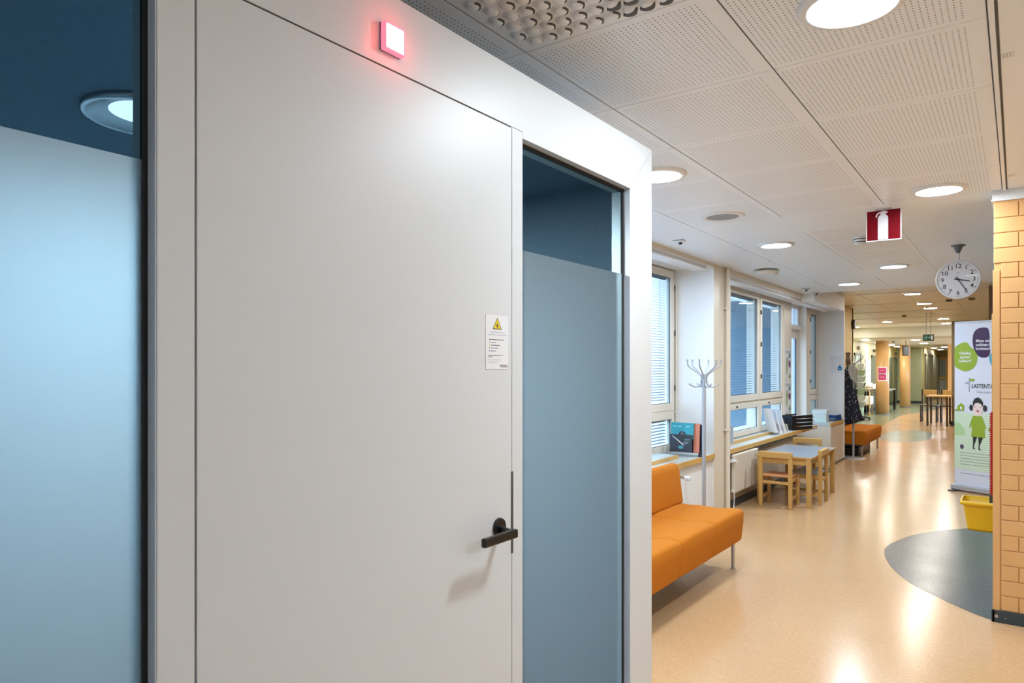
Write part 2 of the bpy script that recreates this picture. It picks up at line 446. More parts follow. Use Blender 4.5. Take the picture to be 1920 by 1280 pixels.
# far left wall, far corridor
struct('wall_left', MB().box(-4.3, -4.08, 14.9, 33, 0, 2.62), M_LYEL)
struct('wall_left', MB().box(-4.3, -2.6, 14.8, 14.9, 0, 2.62), M_YEL)
gw = MB().box(-4.3, -3.18, 32.9, 33.2, 0, 2.36)
struct('wall_left', gw, M_GREENW)
struct('baseboard_left', MB().box(-4.07, -3.17, 32.88, 32.9, 0, .10).box(-4.08, -4.06, 15, 32.9, 0, .09), M_BASE)
struct('wall_left', MB().box(-4.3, -3.12, 33.2, 40.2, 0, 2.36), M_LYEL)
struct('wall_back', MB().box(-4.3, 4, 52, 52.2, 0, 2.36), M_LYEL)
struct('wall_right', MB().box(-2.0, -1.9, 29.6, 52, 0, 2.36), M_LYEL)
struct('wall_right', MB().box(-1.34, 3.3, 20.6, 21.0, 0, 2.62), mat('olive_wall', (.26, .21, .12), .5))
struct('baseboard_right', MB().box(-1.36, 1, 20.58, 20.6, 0, .11).box(-1.36, -1.34, 20.58, 21.0, 0, .11), M_BASE)
struct('wall_right', MB().box(-.33, .6, 11.9, 12.1, 0, 2.62), mat('brown_wall', (.20, .115, .055), .5))
struct('wall_right', MB().box(3.2, 3.3, -5, 21, 0, 2.62), M_WALL)
struct('wall_back', MB().box(-3.2, 4, -4.1, -4.0, 0, H), M_WALL)
# brick wall
bk = MB(); bk.box(-.109, 3.2, 4.846, 5.06, 0, 2.41)
zc = [.067 + .0862 * k for k in range(40)]
for k, z in enumerate(zc):
    z1 = min(z + .0862, 2.404)
    if z > 2.39: break
    corner = -.078 if z < 2.0 else -.113
    xs = [corner] + ([.006 + .27 * j for j in range(12)] if (k % 2 == 0) else [.14 + .27 * j for j in range(12)]) + [3.2]
    for a, b in zip(xs[:-1], xs[1:]):
        if b - a < .02: continue
        bk.box(a + .002, b - .002, 4.8395, 4.85, z + .002, z1 - .002)
bk.box(-.115, -.081, 4.838, 5.066, .0, 2.012)
struct('wall_right', bk, M_BRICK, bevel=.0035, seg=3)
struct('trim_8', MB().box(-.122, 3.2, 4.83, 5.07, 2.404, 2.416).box(-.118, 3.2, 4.833, 5.07, 2.416, H), M_CEIL, bevel=.002)
struct('baseboard_right', MB().box(-.118, 3.2, 4.826, 4.846, 0, .068).box(-.122, -.105, 4.826, 5.07, 0, .068), M_BASE, bevel=.002)
struct('wall_right', MB().box(-.04, .5, 5.43, 5.6, 0, H), M_BRICK)
for nm, x, z, r in (('wall_button', -.098, .036, .0095), ('screw_cap', -.055, .030, .0035)):
    o = MB().lathe([(0, .006), (r * .35, .006), (r * .4, .003), (r, .003), (r, 0)], n=20).build(nm, M_STEEL, loc=(x, 4.826, z))
    o.rotation_euler = (PI / 2, 0, 0)
    tag(o, 'round metal bumper stud at the corner end of the dark baseboard' if r > .005 else 'tiny metal screw head in the dark baseboard, right of the stud', 'screw')

struct('wall_left', MB().box(-4.5, -3.25, 12.2, 14.79, -1, 2.75).box(-4.6, -4.31, 14.79, 40, -1, 2.75), M_FACADE)
struct('floor', MB().box(-60, -4.7, -40, 90, -3.2, -3.0), mat('snow', (.55, .58, .62), .8))
# outside world seen through the windows
fa = MB()
fa.box(-9.2, -9.0, -2, 40, -3, 6.5, 0)
for k in range(28): fa.box(-9.0, -8.985, -2, 40, -2.0 + k * .3, -1.98 + k * .3, 1)
for a, b in ((20.35, 21.2), (28.7, 29.3), (29.7, 30.2), (32.9, 34.6), (13, 14.5), (23, 25)): fa.box(-9.0, -8.94, a, b, -2, 6.5, 2)
fa.box(-9.0, -8.9, -2, 40, -3, .45, 2)
fo = fa.build('neighbouring_building', [M_FACADE, M_FACADE2, mat('facade_light', (.075, .09, .10), .8)])
tag(fo, 'pale blue white building seen through the windows beyond the blinds', 'building')

# ================================================================== WINDOWS
def sash(parent, X, y0, y1, z0, z1, fw, th=.05):
    """one sash frame (4 members in one mesh)"""
    b = MB()
    b.box(X - th, X, y0, y0 + fw, z0, z1); b.box(X - th, X, y1 - fw, y1, z0, z1)
    b.box(X - th, X, y0 + fw, y1 - fw, z0, z0 + fw); b.box(X - th, X, y0 + fw, y1 - fw, z1 - fw, z1)
    f = b.build('window_sash', M_CREAML, parent, bevel=.004)
    MB().box(X - .03, X - .025, y0 + fw, y1 - fw, z0 + fw, z1 - fw).build('pane', M_WGLASS, f)
    # dark rubber line around the pane
    r = MB(); a, c, d, e = y0 + fw, y1 - fw, z0 + fw, z1 - fw; q = .006
    r.box(X - .024, X - .018, a, a + q, d, e).box(X - .024, X - .018, c - q, c, d, e).box(X - .024, X - .018, a, c, d, d + q).box(X - .024, X - .018, a, c, e - q, e)
    r.build('glazing_seal', M_BASE, f)
    return f
def blind(parent, X, y0, y1, z0, z1, pitch=.028, tilt=.35):
    b = MB(); z = z1 - .03
    b.box(X - .014, X + .014, y0, y1, z1 - .025, z1)
    while z > z0 + .01:
        dx = .012 * math.cos(tilt); dz = .012 * math.sin(tilt)
        k = b.vs([(X - dx, y0, z + dz), (X + dx, y0, z - dz), (X + dx, y1, z - dz), (X - dx, y1, z + dz), (X - dx, y0, z + dz + .0006), (X + dx, y0, z - dz + .0006), (X + dx, y1, z - dz + .0006), (X - dx, y1, z + dz + .0006)])
        for qd in ((0, 3, 2, 1), (4, 5, 6, 7), (0, 1, 5, 4), (1, 2, 6, 5), (2, 3, 7, 6), (3, 0, 4, 7)): b.face([k + i for i in qd])
        z -= pitch
    for yy in (y0 + .12, (y0 + y1) / 2, y1 - .12): b.box(X - .001, X + .001, yy - .001, yy + .001, z0, z1)
    return b.build('blind', M_BLIND, parent)
def hinges(parent, X, y, zs, m=M_DKMET):
    for z in zs: MB().cyl((X + .004, y, z - .028), (X + .004, y, z + .028), .006, n=10).box(X - .002, X + .003, y - .012, y + .012, z - .024, z + .024).build('hinge', m, parent)
def window(n):
    o = bpy.data.objects.new('window_%d' % n, None); COL.objects.link(o); o['kind'] = 'structure'; return o
# window 1 (recess 1, plane X=-2.78)
w1 = window(1); X = -2.78
fr = MB(); fr.box(X - .16, X - .02, 6.55, 6.61, .62, 2.43); fr.box(X - .16, X - .02, 2.8, 6.61, 2.40, 2.43); fr.box(X - .16, X - .02, 2.8, 2.86, .62, 2.43); fr.box(X - .16, X - .005, 2.8, 6.61, 1.005, 1.03)
fr.build('window_frame', M_CREAML, w1, bevel=.003)
for (a, b_) in ((2.86, 3.8), (3.8, 4.75), (4.75, 5.70), (5.70, 6.575)):
    sash(w1, X, a, b_, 1.03, 2.42, .072); sash(w1, X, a, b_, .63, 1.005, .062)
    if a < 5: continue
    blind(w1, X - .075, a + .06, b_ - .06, 1.1, 2.36, .026); blind(w1, X - .075, a + .06, b_ - .06, .69, .95, .03)
MB().cyl((X + .012, 6.592, .7), (X + .012, 6.592, 2.30), .008, n=10).build('pipe_cover', M_CREAML, w1)
hinges(w1, X, 6.58, (1.25, 1.8, 2.25))
# windows 2 (recess 2, plane X=-2.6) : two tall sashes + lower sashes
w2 = window(2); X = -2.6
fr = MB()
for a, b_ in ((7.02, 7.08), (7.565, 7.66), (8.80, 8.86), (9.875, 9.93)): fr.box(X - .16, X - .012, a, b_, .62, 2.40)
fr.box(X - .16, X - .02, 7.02, 9.93, 2.375, 2.40); fr.box(X - .16, X - .02, 7.02, 9.93, 1.035, 1.065); fr.box(X - .16, X - .02, 7.02, 9.93, .62, .67)
fr.build('window_frame', M_CREAML, w2, bevel=.003)
for (a, b_) in ((7.08, 7.565), (7.66, 8.81), (8.85, 9.885)):
    sash(w2, X, a, b_, 1.06, 2.378, .075 if b_ > 7.6 else .05); sash(w2, X, a, b_, .66, 1.035, .062)
    if b_ > 7.6:
        blind(w2, X - .075, a + .06, b_ - .06, 1.13, 2.31, .03, .2)
        hinges(w2, X + .004, a + .01, (1.35, 1.75, 2.15))
        kb = MB().lathe([(0, .012), (.011, .012), (.013, .004), (.016, 0)], n=16).build('window_knob', M_BASE, w2, loc=(X, (a + b_) / 2 - .3 if a < 8 else a + .35, 1.005)); kb.rotation_euler = (0, PI / 2, 0)
# panelled post between window and balcony door
struct('wall_left', MB().box(-2.78, X + .002, 9.93, 10.31, .62, 2.40), M_CREAML, bevel=.004)
# balcony door with transom
d1 = bpy.data.objects.new('door_1', None); COL.objects.link(d1); d1['kind'] = 'structure'
X = -2.72
b = MB(); b.box(X - .05, X, 10.31, 10.36, .02, 1.99); b.box(X - .05, X, 11.09, 11.18, .02, 1.99); b.box(X - .05, X, 10.36, 11.09, 1.90, 1.99); b.box(X - .05, X, 10.36, 11.09, .02, .62)
b.build('door_leaf', M_WALL, d1, bevel=.003)
MB().box(X - .03, X - .022, 10.36, 11.09, .62, 1.90).build('pane', M_WGLASS, d1)
MB().box(X - .02, X - .006, 11.05, 11.09, .62, 1.90).build('glazing_seal', mat('blue_grey_seal', (.10, .14, .18), .5), d1)
b = MB(); b.box(X - .05, X + .06, 10.31, 11.18, 2.03, 2.09); b.box(X - .05, X + .02, 10.31, 11.18, 2.34, 2.40); b.box(X - .05, X + .02, 11.10, 11.18, 2.09, 2.34); b.box(X - .05, X, 10.93, 10.96, 2.09, 2.34); b.box(X - .05, X - .01, 10.31, 11.18, 1.99, 2.03)
b.build('transom_frame', M_WALL, d1, bevel=.003)
MB().box(X - .03, X - .022, 10.31, 11.10, 2.09, 2.34).build('transom_pane', M_WGLASS, d1)
struct('wall_left', MB().box(-3.0, -2.6, 11.18, 11.38, 0, 2.40), M_CREAML, bevel=.003)
# window 3
w3 = window(3); X = -2.6
fr = MB(); fr.box(X - .16, X - .012, 11.36, 11.42, .62, 2.40); fr.box(X - .16, X - .012, 11.93, 11.98, .62, 2.40); fr.box(X - .16, X - .012, 11.4, 11.95, 2.37, 2.40); fr.box(X - .16, X - .012, 11.4, 11.95, 1.02, 1.06)
fr.build('window_frame', M_CREAML, w3, bevel=.003)
sash(w3, X, 11.40, 11.94, 1.04, 2.375, .08); sash(w3, X, 11.40, 11.94, .63, 1.03, .08)
blind(w3, X - .075, 11.46, 11.89, 1.12, 2.3, .03, .2)
hinges(w3, X + .004, 11.41, (1.25, 1.7, 2.2))
# curtain-rail housings under the soffits
for nm, a, b_, z in (('curtain_rail', 2.9, 6.42, 2.432), ('curtain_rail', 7.02, 11.9, 2.40)):
    r = thing(nm, 'grey aluminium curtain rail above the %s' % ('window nearest the booth' if a < 5 else 'long window row behind the pipes'), 'curtain rail', (-2.47, a, z - .045))
    MB().box(-.05, .075, 0, b_ - a, .0, .045).build('rail_body', mat('rail_grey', (.50, .47, .46), .4, .2), r, bevel=.003)
    MB().box(-.052, .078, 0, b_ - a + .004, -.004, .004).box(.066, .08, 0, b_ - a + .004, .034, .046).build('rail_lip', M_WALL, r)

# unseen window behind the viewer, added for bluish daylight on ceiling and reveals
w4_added = window(4)
for a in (-3.6, -2.275): sash(w4_added, -2.6, a, a + 1.325, .7, 2.4, .07)
# window sills
def sill(name, x_in, x_mid, x_out, y0, y1, z_in, z_out, joint=None, label=''):
    t = thing(name, label, 'window sill', (x_out, (y0 + y1) / 2, z_out - .045))
    ox, oy, oz = t.location
    def bx(nm, m, a, b, c, d, e, f): return MB().box(a - ox, b - ox, c - oy, d - oy, e - oz, f - oz).build(nm, m, t, bevel=.0015)
    if z_in > z_out:
        bx('inner_board', M_SILL, x_in, x_mid - .02, y0, y1 if joint is None else joint, z_out, z_in)
        bx('inner_wood_edge', M_EDGE, x_mid - .02, x_mid, y0, y1 if joint is None else joint, z_out, z_in + .001)
    cuts = [y0, y1] if joint is None else [y0, joint, y1]
    for a, b in zip(cuts[:-1], cuts[1:]):
        bx('outer_board', M_SILL, x_in, x_out - .022, a + .001, b - .001, z_out - .045, z_out)
        bx('wood_edge', M_EDGE, x_out - .022, x_out, a + .001, b - .001, z_out - .045, z_out + .001)
    return t
sill('window_sill', -2.80, -2.52, -2.375, 2.8, 6.61, .65, .618, 6.06, 'tiled window sill with wood edge behind the front orange sofa')
sill('window_sill', -2.66, -2.52, -2.372, 7.02, 10.86, .645, .615, None, 'long window sill with wood edge above the radiator, carrying black letter trays')
sill('window_sill', -2.62, -2.5, -2.228, 11.08, 11.98, .63, .632, None, 'short raised window sill carrying a white box and a blue tray')

# pipes on the pier
pp = thing('heating_pipe', 'cream vertical heating pipe with brackets on the pier between windows', 'pipe', (-2.36, 6.93, 0))
MB().cyl((0, 0, 0), (0, 0, H), .021, n=20).build('riser', M_CREAML, pp)
for z in (2.05, .83): MB().cyl((0, 0, z - .012), (0, 0, z + .012), .027, n=20).box(-.03, 0, -.04, -.02, z - .006, z + .006).cyl((0, -.045, z), (0, .0, z), .010, n=10).build('pipe_bracket', M_CREAML, pp)
tag(MB().cyl((-2.37, 6.995, 0), (-2.37, 6.995, H), .012, n=14).build('heating_pipe', M_CREAM), 'thin cream pipe right beside the thicker riser on the pier', 'pipe')

# radiator
rd = thing('radiator', 'cream panel radiator under the long window sill behind the small chair', 'radiator', (-2.33, 7.05, .17))
MB().box(-.04, 0, 0, .80, 0, .395).build('radiator_panel', M_RAD, rd, bevel=.012, seg=3)
for y in (.60,): MB().box(-.035, .004, y, y + .03, .02, .375).build('panel_rib', M_RAD, rd, bevel=.002)
MB().cyl((-.02, -.035, .335), (-.02, .05, .335), .018, n=14).cyl((.0, -.03, .335), (.03, -.03, .335), .016, n=14).build('valve', M_PAPER, rd)
MB().cyl((-.02, -.02, .03), (-.02, .05, .03), .013, n=12).build('drain_valve', M_PAPER, rd)
MB().tube([(.0, -.025, .03), (.004, -.03, -.03), (.004, -.035, -.1), (.004, -.05, -.13), (.004, -.05, -.155), (.004, -.03, -.165), (.004, -.018, -.145), (.004, -.028, -.12), (.004, -.035, -.1)], .005, n=8).build('hose_loop', M_PAPER, rd)
tv = thing('thermostat_valve', 'white radiator thermostat knob under the sill beside the sofa back', 'valve', (-2.30, 5.72, .50))
MB().cyl((-.11, 0, 0), (-.02, 0, 0), .012, n=14).build('valve_stem', M_CHROME, tv)
MB().cyl((-.02, 0, 0), (.03, 0, 0), .022, .019, n=20).build('knob', M_PAPER, tv)
# dark pipe under long sill
tag(MB().tube([(-2.385, 7.03, .545), (-2.385, 9.7, .545)], .011).build('heating_pipe', M_DKMET), 'dark horizontal pipe running just beneath the long window sill', 'pipe')

# ================================================================== BOOTH
bo = thing('phone_booth', 'large white office phone booth with dark felt interior and frosted windows', 'booth', (-1.107, 1.0, 0))
BX, BY = -1.107, 1.0
def bb(nm, m, mb, bevel=.0008, **k):
    mb.x = None
    v = [(a - BX, b_ - BY, c) for a, b_, c in mb.v]; mb.v = v
    return mb.build(nm, m, bo, bevel, **k)
XO, XI = -1.107, -1.178
T = .0012
# front frame
mit = [(-.6, 2.2665), (2.405, 2.2665), (2.229 + T, 2.0875), (2.229, 2.0855), (1.5685, 2.0855), (1.5685, 2.104), (-.6, 2.104)]
bb('top_frame', M_BOOTH, MB().prism(mit, XI, XO, ax='x'))
bb('side_frame', M_BOOTH, MB().prism([(2.229, .0), (2.406, .0), (2.406, 2.2655), (2.229, 2.084)], XI, XO, ax='x'))
bb('mullion', M_BOOTH, MB().box(XI, XO, 1.5185, 1.568, 0, 2.103))
bb('door_jamb', M_BOOTH, MB().box(XI, XO, .559, .6215, 0, 2.103))
bb('left_frame', M_BOOTH, MB().box(XI, XO, -.6, -.42, 0, 2.103))
for a, b_ in ((1.568, 2.229), (-.42, .559)): bb('bottom_frame', M_BOOTH, MB().box(XI, XO - .002, a, b_, 0, .12))
# edge strips of the reveals, bluish daylight put into their colour
bb('reveal_tint_strip', M_BOOTHE, MB().box(-1.1325, -1.1075, 2.2265, 2.2292, .12, 2.0845)); bb('reveal_tint_strip', M_BOOTHE, MB().box(-1.1325, -1.1085, .5562, .5595, .12, 2.103))
# body
bb('booth_shell', M_BOOTH, MB().box(-2.74, XI, 2.33, 2.400, 0, 2.255).box(-2.74, XI, -.58, -.5, 0, 2.255).box(-2.745, -2.70, -.58, 2.40, 0, 2.255).box(-2.74, XI, -.58, 2.40, 2.2, 2.26))
bb('felt_lining', M_FELT, MB().box(-2.70, XI + .001, 2.318, 2.33, .02, 2.19).box(-2.70, XI + .001, -.5, -.488, .02, 2.19).box(-2.70, -2.688, -.49, 2.32, .02, 2.19)
   .box(-2.70, XI + .001, -.5, 2.33, 2.15, 2.165).box(-2.70, XI + .001, -.5, 2.33, 0, .02))
bb('inner_wall', M_FELT, MB().box(XI - .02, XI, .57, 1.56, .02, 2.15))
# windows of the booth
for a, b_, zt in ((-.42, .559, 2.103), (1.568, 2.229, 2.0855)):
    q = .011
    bb('gasket', M_BLACK, MB().box(-1.140, -1.1315, b_ - q, b_, .12, zt).box(-1.140, -1.1315, a, b_, zt - q, zt).box(-1.140, -1.1315, a, a + (q if a < 0 else .001), .12, zt), 0)
    bb('clear_glass', M_BGLASS, MB().box(-1.139, -1.1345, a, b_ - .004, .12, zt - .004), 0)
    ff = MB(); k = ff.vs([(-1.134, a, .12), (-1.134, b_ - .004, .12), (-1.134, b_ - .004, 1.784), (-1.134, a, 1.784)]); ff.face([k, k + 1, k + 2, k + 3])
    bb('frosted_film', M_FROST, ff, 0, recalc=False)
    bb('inner_profile', M_ALU, MB().box(-1.179, -1.1405, b_ - .0035, b_ + .009, .12, zt).box(-1.179, -1.1405, a, b_, zt - .006, zt + .004), 0)
# door leaf with hardware
dl = bb('door_leaf', M_BOOTH, MB().box(-1.16, XO, .6255, 1.5165, .01, 2.1005))
bb('door_gap', M_BLACK, MB().box(-1.17, -1.118, .6205, .6265, .01, 2.104).box(-1.17, -1.1105, .62, 1.52, 2.0995, 2.1045), 0)
bb('door_seal', M_GREYP, MB().box(-1.17, -1.1085, 1.5155, 1.5192, .01, 2.104), 0)
hd = MB()
def relx(mb, nm, m, par, bevel=0, smooth=False):
    mb.v = [(a - BX, b_ - BY, c) for a, b_, c in mb.v]
    return mb.build(nm, m, par, bevel, smooth=smooth)
relx(MB().cyl((XO, 1.458, 1.030), (XO + .007, 1.458, 1.030), .026, .0245, n=40), 'handle_rose', M_BLACKP, dl, .001)
relx(MB().cyl((XO + .006, 1.458, 1.026), (XO + .05, 1.452, 1.022), .0095, .0095, n=20), 'handle_neck', M_BLACKP, dl)
relx(MB().box(XO + .046, XO + .062, 1.325, 1.462, 1.0105, 1.0335), 'handle_lever', M_BLACKP, dl, .004)
relx(MB().box(XO - .01, XO + .0015, 1.5135, 1.5225, .949, 1.170), 'lock_strike', M_DKMET, dl, .0008)
# booth downlight
CX, CY = -1.93, .955
rl = MB().lathe([(.165, 2.150), (.166, 2.136), (.159, 2.131), (.152, 2.134), (.125, 2.146), (.100, 2.1488), (.098, 2.1494)], n=64, cx=CX, cy=CY)
bb('lamp_reflector', mat('booth_reflector', (.36, .41, .44), .22, 1), rl, 0, smooth=True)
bb('lamp_diffuser', M_BLAMP, MB().lathe([(0, 2.1485), (.100, 2.1485)], n=48, cx=CX, cy=CY), 0, recalc=False)
lb = bpy.data.lights.new('booth_downlight', 'AREA'); lb.shape = 'DISK'; lb.size = .19; lb.energy = BOOTH_LAMP; lb.color = (1, .985, .96)
lo = bpy.data.objects.new('booth_downlight', lb); COL.objects.link(lo); lo.location = (CX, CY, 2.128)

# warning sticker on the door
st = MB(); st.x = board((XO + .0004, 1.402, 1.447), (0, 1)); w_, h_ = .098, .142
K = {'paper': 0, 'black': 1, 'yellow': 2, 'grey': 3, 'brown': 4}
sp = [M_WHITE, mat('ink_black', (.02, .02, .02), .5), mat('ink_yellow', (.80, .62, .02), .5), mat('ink_grey', (.35, .36, .38), .5), mat('ink_brown', (.20, .08, .03), .5)]
st.box(0, w_, 0, h_, 0, .0004, 0)
cx_ = .049; st.flat([(cx_ - .020, .105), (cx_ + .020, .105), (cx_, .136)], .0006, 1); st.flat([(cx_ - .0165, .107), (cx_ + .0165, .107), (cx_, .1325)], .0008, 2)
st.disc(cx_, .1145, .0034, .0045, .001, 4, 12)
for k in range(8): st.flat([(cx_ + .0028 * math.cos(k * PI / 4), .1145 + .0035 * math.sin(k * PI / 4)), (cx_ + .006 * math.cos(k * PI / 4 + .15), .1145 + .007 * math.sin(k * PI / 4 + .15)), (cx_ + .006 * math.cos(k * PI / 4 - .15), .1145 + .007 * math.sin(k * PI / 4 - .15))], .001, 1)
random.seed(3)
def scribble(mb, x0, x1, y, h, z, m):
    x = x0
    while x < x1:
        w = random.uniform(.6, 3.2) * h; mb.flat([(x, y), (min(x + w, x1), y), (min(x + w, x1), y + h), (x, y + h)], z, m); x += w + h * .6
for (a, b_, y, h, m) in ((.018, .082, .0965, .0016, 3), (.010, .090, .0895, .0016, 3), (.014, .078, .0765, .0020, 1), (.022, .042, .0690, .0016, 1), (.022, .062, .0620, .0018, 1), (.022, .052, .0545, .0018, 1), (.022, .042, .0470, .0018, 1),
                         (.010, .075, .0360, .0016, 1), (.010, .028, .0315, .0016, 1), (.010, .066, .0245, .0011, 3), (.010, .058, .0205, .0011, 3), (.010, .052, .0165, .0011, 3)):
    scribble(st, a, b_, y, h, .0006, m)
for y, m in ((.0695, 3), (.0625, 2), (.055, 4), (.0475, 1)): st.disc(.0155, y + .0006, .0018, .0018, .0006, m, 8)
st.text('MODULE', .0105, .060, .0085, .0009, 1, sx=.82)
so = st.build('warning_sticker', sp, recalc=False)
tag(so, 'small white notice sticker with yellow warning triangle on the white booth door', 'sticker')

# red signal lamp above the door
rlamp = thing('signal_light', 'square glowing red indicator light on the booth frame above the door', 'lamp', (XO, 1.065, 2.163))
m_rs, t_, b_ = nt('red_lens_side'); b_.inputs['Base Color'].default_value = (.7, .08, .16, 1); b_.inputs['Emission Color'].default_value = (1, .10, .14, 1); b_.inputs['Emission Strength'].default_value = 1.1
m_rf, t_, b_ = nt('red_lens_front'); b_.inputs['Base Color'].default_value = (.9, .5, .45, 1); b_.inputs['Emission Color'].default_value = (1, .26, .22, 1); b_.inputs['Emission Strength'].default_value = 3.6
MB().box(0, .005, -.030, .030, -.030, .030).build('back_plate', mat('violet_plastic', (.35, .25, .48), .3), rlamp, .001)
MB().box(.004, .0175, -.0305, .0305, -.0305, .0305).build('lens_rim', m_rs, rlamp, .003, label='pink red translucent rim')
MB().box(.0135, .0188, -.0265, .0265, -.0265, .0265).build('lens_front', m_rf, rlamp, .003)
pl_ = bpy.data.lights.new('signal_glow', 'POINT'); pl_.energy = .12; pl_.color = (1, .06, .05); pl_.shadow_soft_size = .02
po = bpy.data.objects.new('signal_glow', pl_); COL.objects.link(po); po.location = (XO + .05, 1.065, 2.163)

# ================================================================== CEILING FITTINGS
cl = thing('ceiling_light', '', 'ceiling light', (0, 0, 0))
MB().lathe([(.142, 0), (.142, -.006), (.136, -.012), (.118, -.016), (.110, -.013), (.110, 0)], n=48).build('lamp_ring', M_PAPER, cl, smooth=True)
MB().lathe([(0, -.0135), (.06, -.0135), (.111, -.0135)], n=40).build('diffuser', M_LAMP, cl, recalc=False)
M_LAMP.node_tree.nodes['Principled BSDF'].inputs['Emission Strength'].default_value = 9
la = bpy.data.lights.new('lamp_head', 'AREA'); la.shape = 'DISK'; la.size = .21; la.energy = LAMP * .122; la.color = (.82, .92, 1); la.spread = math.radians(180)
lah = bpy.data.objects.new('lamp_head', la); COL.objects.link(lah); lah.parent = cl; lah.location = (0, 0, -.0145)
LA = [(-.372, 2.11, H, 'largest ceiling light, cut off by the top edge of the photo'),
      (-.361, 4.60, H, 'round ceiling light in the perforated tiles near the brick wall'),
      (-1.518, 3.39, H, 'round ceiling light half hidden behind the white booth corner'),
      (-1.60, 5.87, H, 'round ceiling light between the speaker grille and the fire extinguisher sign'),
      (-.995, 7.78, H, 'round ceiling light between the fire extinguisher sign and the clock'),
      (-1.63, 9.08, H, 'round ceiling light beside the long window, farthest in the white ceiling')]
first = True
for x, y, z, lab in LA + [(2.0, 1.2, H, 'round ceiling light'), (2.4, 3.3, H, 'round ceiling light')]:  # last two lamps are unseen, added for more ambient light
    hidden = lab == 'round ceiling light'
    if first: o = cl; o.location = (x, y, z); o['label'] = lab; o['group'] = 'ceiling lights of the white ceiling'; first = False
    else:
        o = dup(cl, (x, y, z), label=lab)
        if 'near the brick wall' in lab:                      # this luminaire is dimmed
            for ch in o.children:
                if ch.type == 'LIGHT': ch.data = ch.data.copy(); ch.data.energy *= .45
    if hidden: o['label'] = 'added unseen ceiling light out of view to the right, %s' % ('level with the booth door' if y < 2 else 'level with the front sofa'); o['group'] = 'added ceiling lights out of view'
LB = [(-1.33, 12.476), (-1.362, 14.50), (-1.364, 15.67), (-2.646, 19.6), (-1.413, 19.2), (-1.99, 18.6)]
dnames = ['nearest', 'second', 'third', 'fifth', 'fourth', '']
far = thing('ceiling_light', '', 'ceiling light', (0, 0, -5))
MB().lathe([(.125, 0), (.125, -.01), (.112, -.014), (.108, -.012)], n=32).build('lamp_ring', M_PAPER, far, smooth=True)
MB().lathe([(0, -.013), (.109, -.013)], n=32).build('diffuser', M_LAMPF, far, recalc=False)
LBl = [(-1.33, 12.476, 'nearest round light of the raised cream ceiling, left of the clock'), (-1.362, 14.5, 'second round light of the raised ceiling, below left of the clock'),
       (-1.364, 15.67, 'third round light of the raised ceiling, just under the second'), (-2.646, 19.6, 'single round light left of the row in the raised ceiling'),
       (-1.413, 19.2, 'round light near the banner top, fourth in the raised ceiling'), (-1.50, 21.2, 'round light touching the banner top edge in the raised ceiling')]
first = True
for x, y, lab in LBl:
    if first: far.location = (x, y, 2.622); far['label'] = lab; far['group'] = 'ceiling lights of the raised cream ceiling'; first = False
    else: dup(far, (x, y, 2.622), label=lab)
LCl = [(-3.91, 24.47, 'far light left above the first green door'), (-3.94, 27.3, 'far light just left of the near veneer column'),
       (-3.92, 30.05, 'far light just right of the near veneer column top'), (-4.0, 32.5, 'lowest far light between the two veneer columns'), (-2.634, 25.4, 'far light left of the green exit sign'),
       (-2.715, 28.83, 'far light below the green exit sign'), (-3.0, 35.85, 'far light above the wooden doorway, first in its row'), (-3.0, 39.1, 'far light above the wooden doorway, second in its row'),
       (-3.05, 42.9, 'far light above the wooden doorway, third in its row'), (-2.491, 34.4, 'far light right of the doorway row, near the wood pillar')]
dup(far, (-3.75, 21.7, 2.622), label='round light at the yellow wall corner under the bell', group='ceiling lights of the raised cream ceiling')
for x, y, lab in LCl: dup(far, (x * .944, y * .944, 2.299), label=lab, group='small lights of the far corridor')

# speaker grille
sg = thing('ceiling_speaker', 'flush round grey speaker grille in the perforated ceiling', 'speaker', (-1.59, 4.57, H))
MB().lathe([(.142, 0), (.142, -.005), (.132, -.010), (.108, -.010), (.104, -.004)], n=48).build('speaker_ring', M_PAPER, sg, smooth=True)
MB().lathe([(0, -.006), (.104, -.006)], n=40).build('grille', mat('grille_grey', (.40, .40, .41), .6, bump=.6, bscale=600), sg, recalc=False)
# sprinklers (small square plate with a dark drop)
for i, (x, y, lab) in enumerate([(-2.169, 5.25, 'small ceiling sprinkler above the first window'), (-2.18, 9.37, 'small ceiling sprinkler above the long window, nearer of two'), (-2.18, 9.93, 'small ceiling sprinkler above the long window, farther of two')]):
    if i == 0:
        sk = thing('sprinkler', lab, 'sprinkler', (x, y, H), group='ceiling sprinklers')
        MB().lathe([(.045, 0), (.043, -.010), (.030, -.014), (0, -.014)], n=24).build('rosette', M_PAPER, sk, smooth=True)
        MB().box(-.047, .047, -.046, -.04, -.004, .0).build('shadow_gap', M_SKIRT, sk)
        MB().lathe([(.014, -.012), (.016, -.024), (.008, -.032), (0, -.033)], n=16).build('sprinkler_head', M_BASE, sk)
    else: dup(sk, (x, y, H), label=lab)
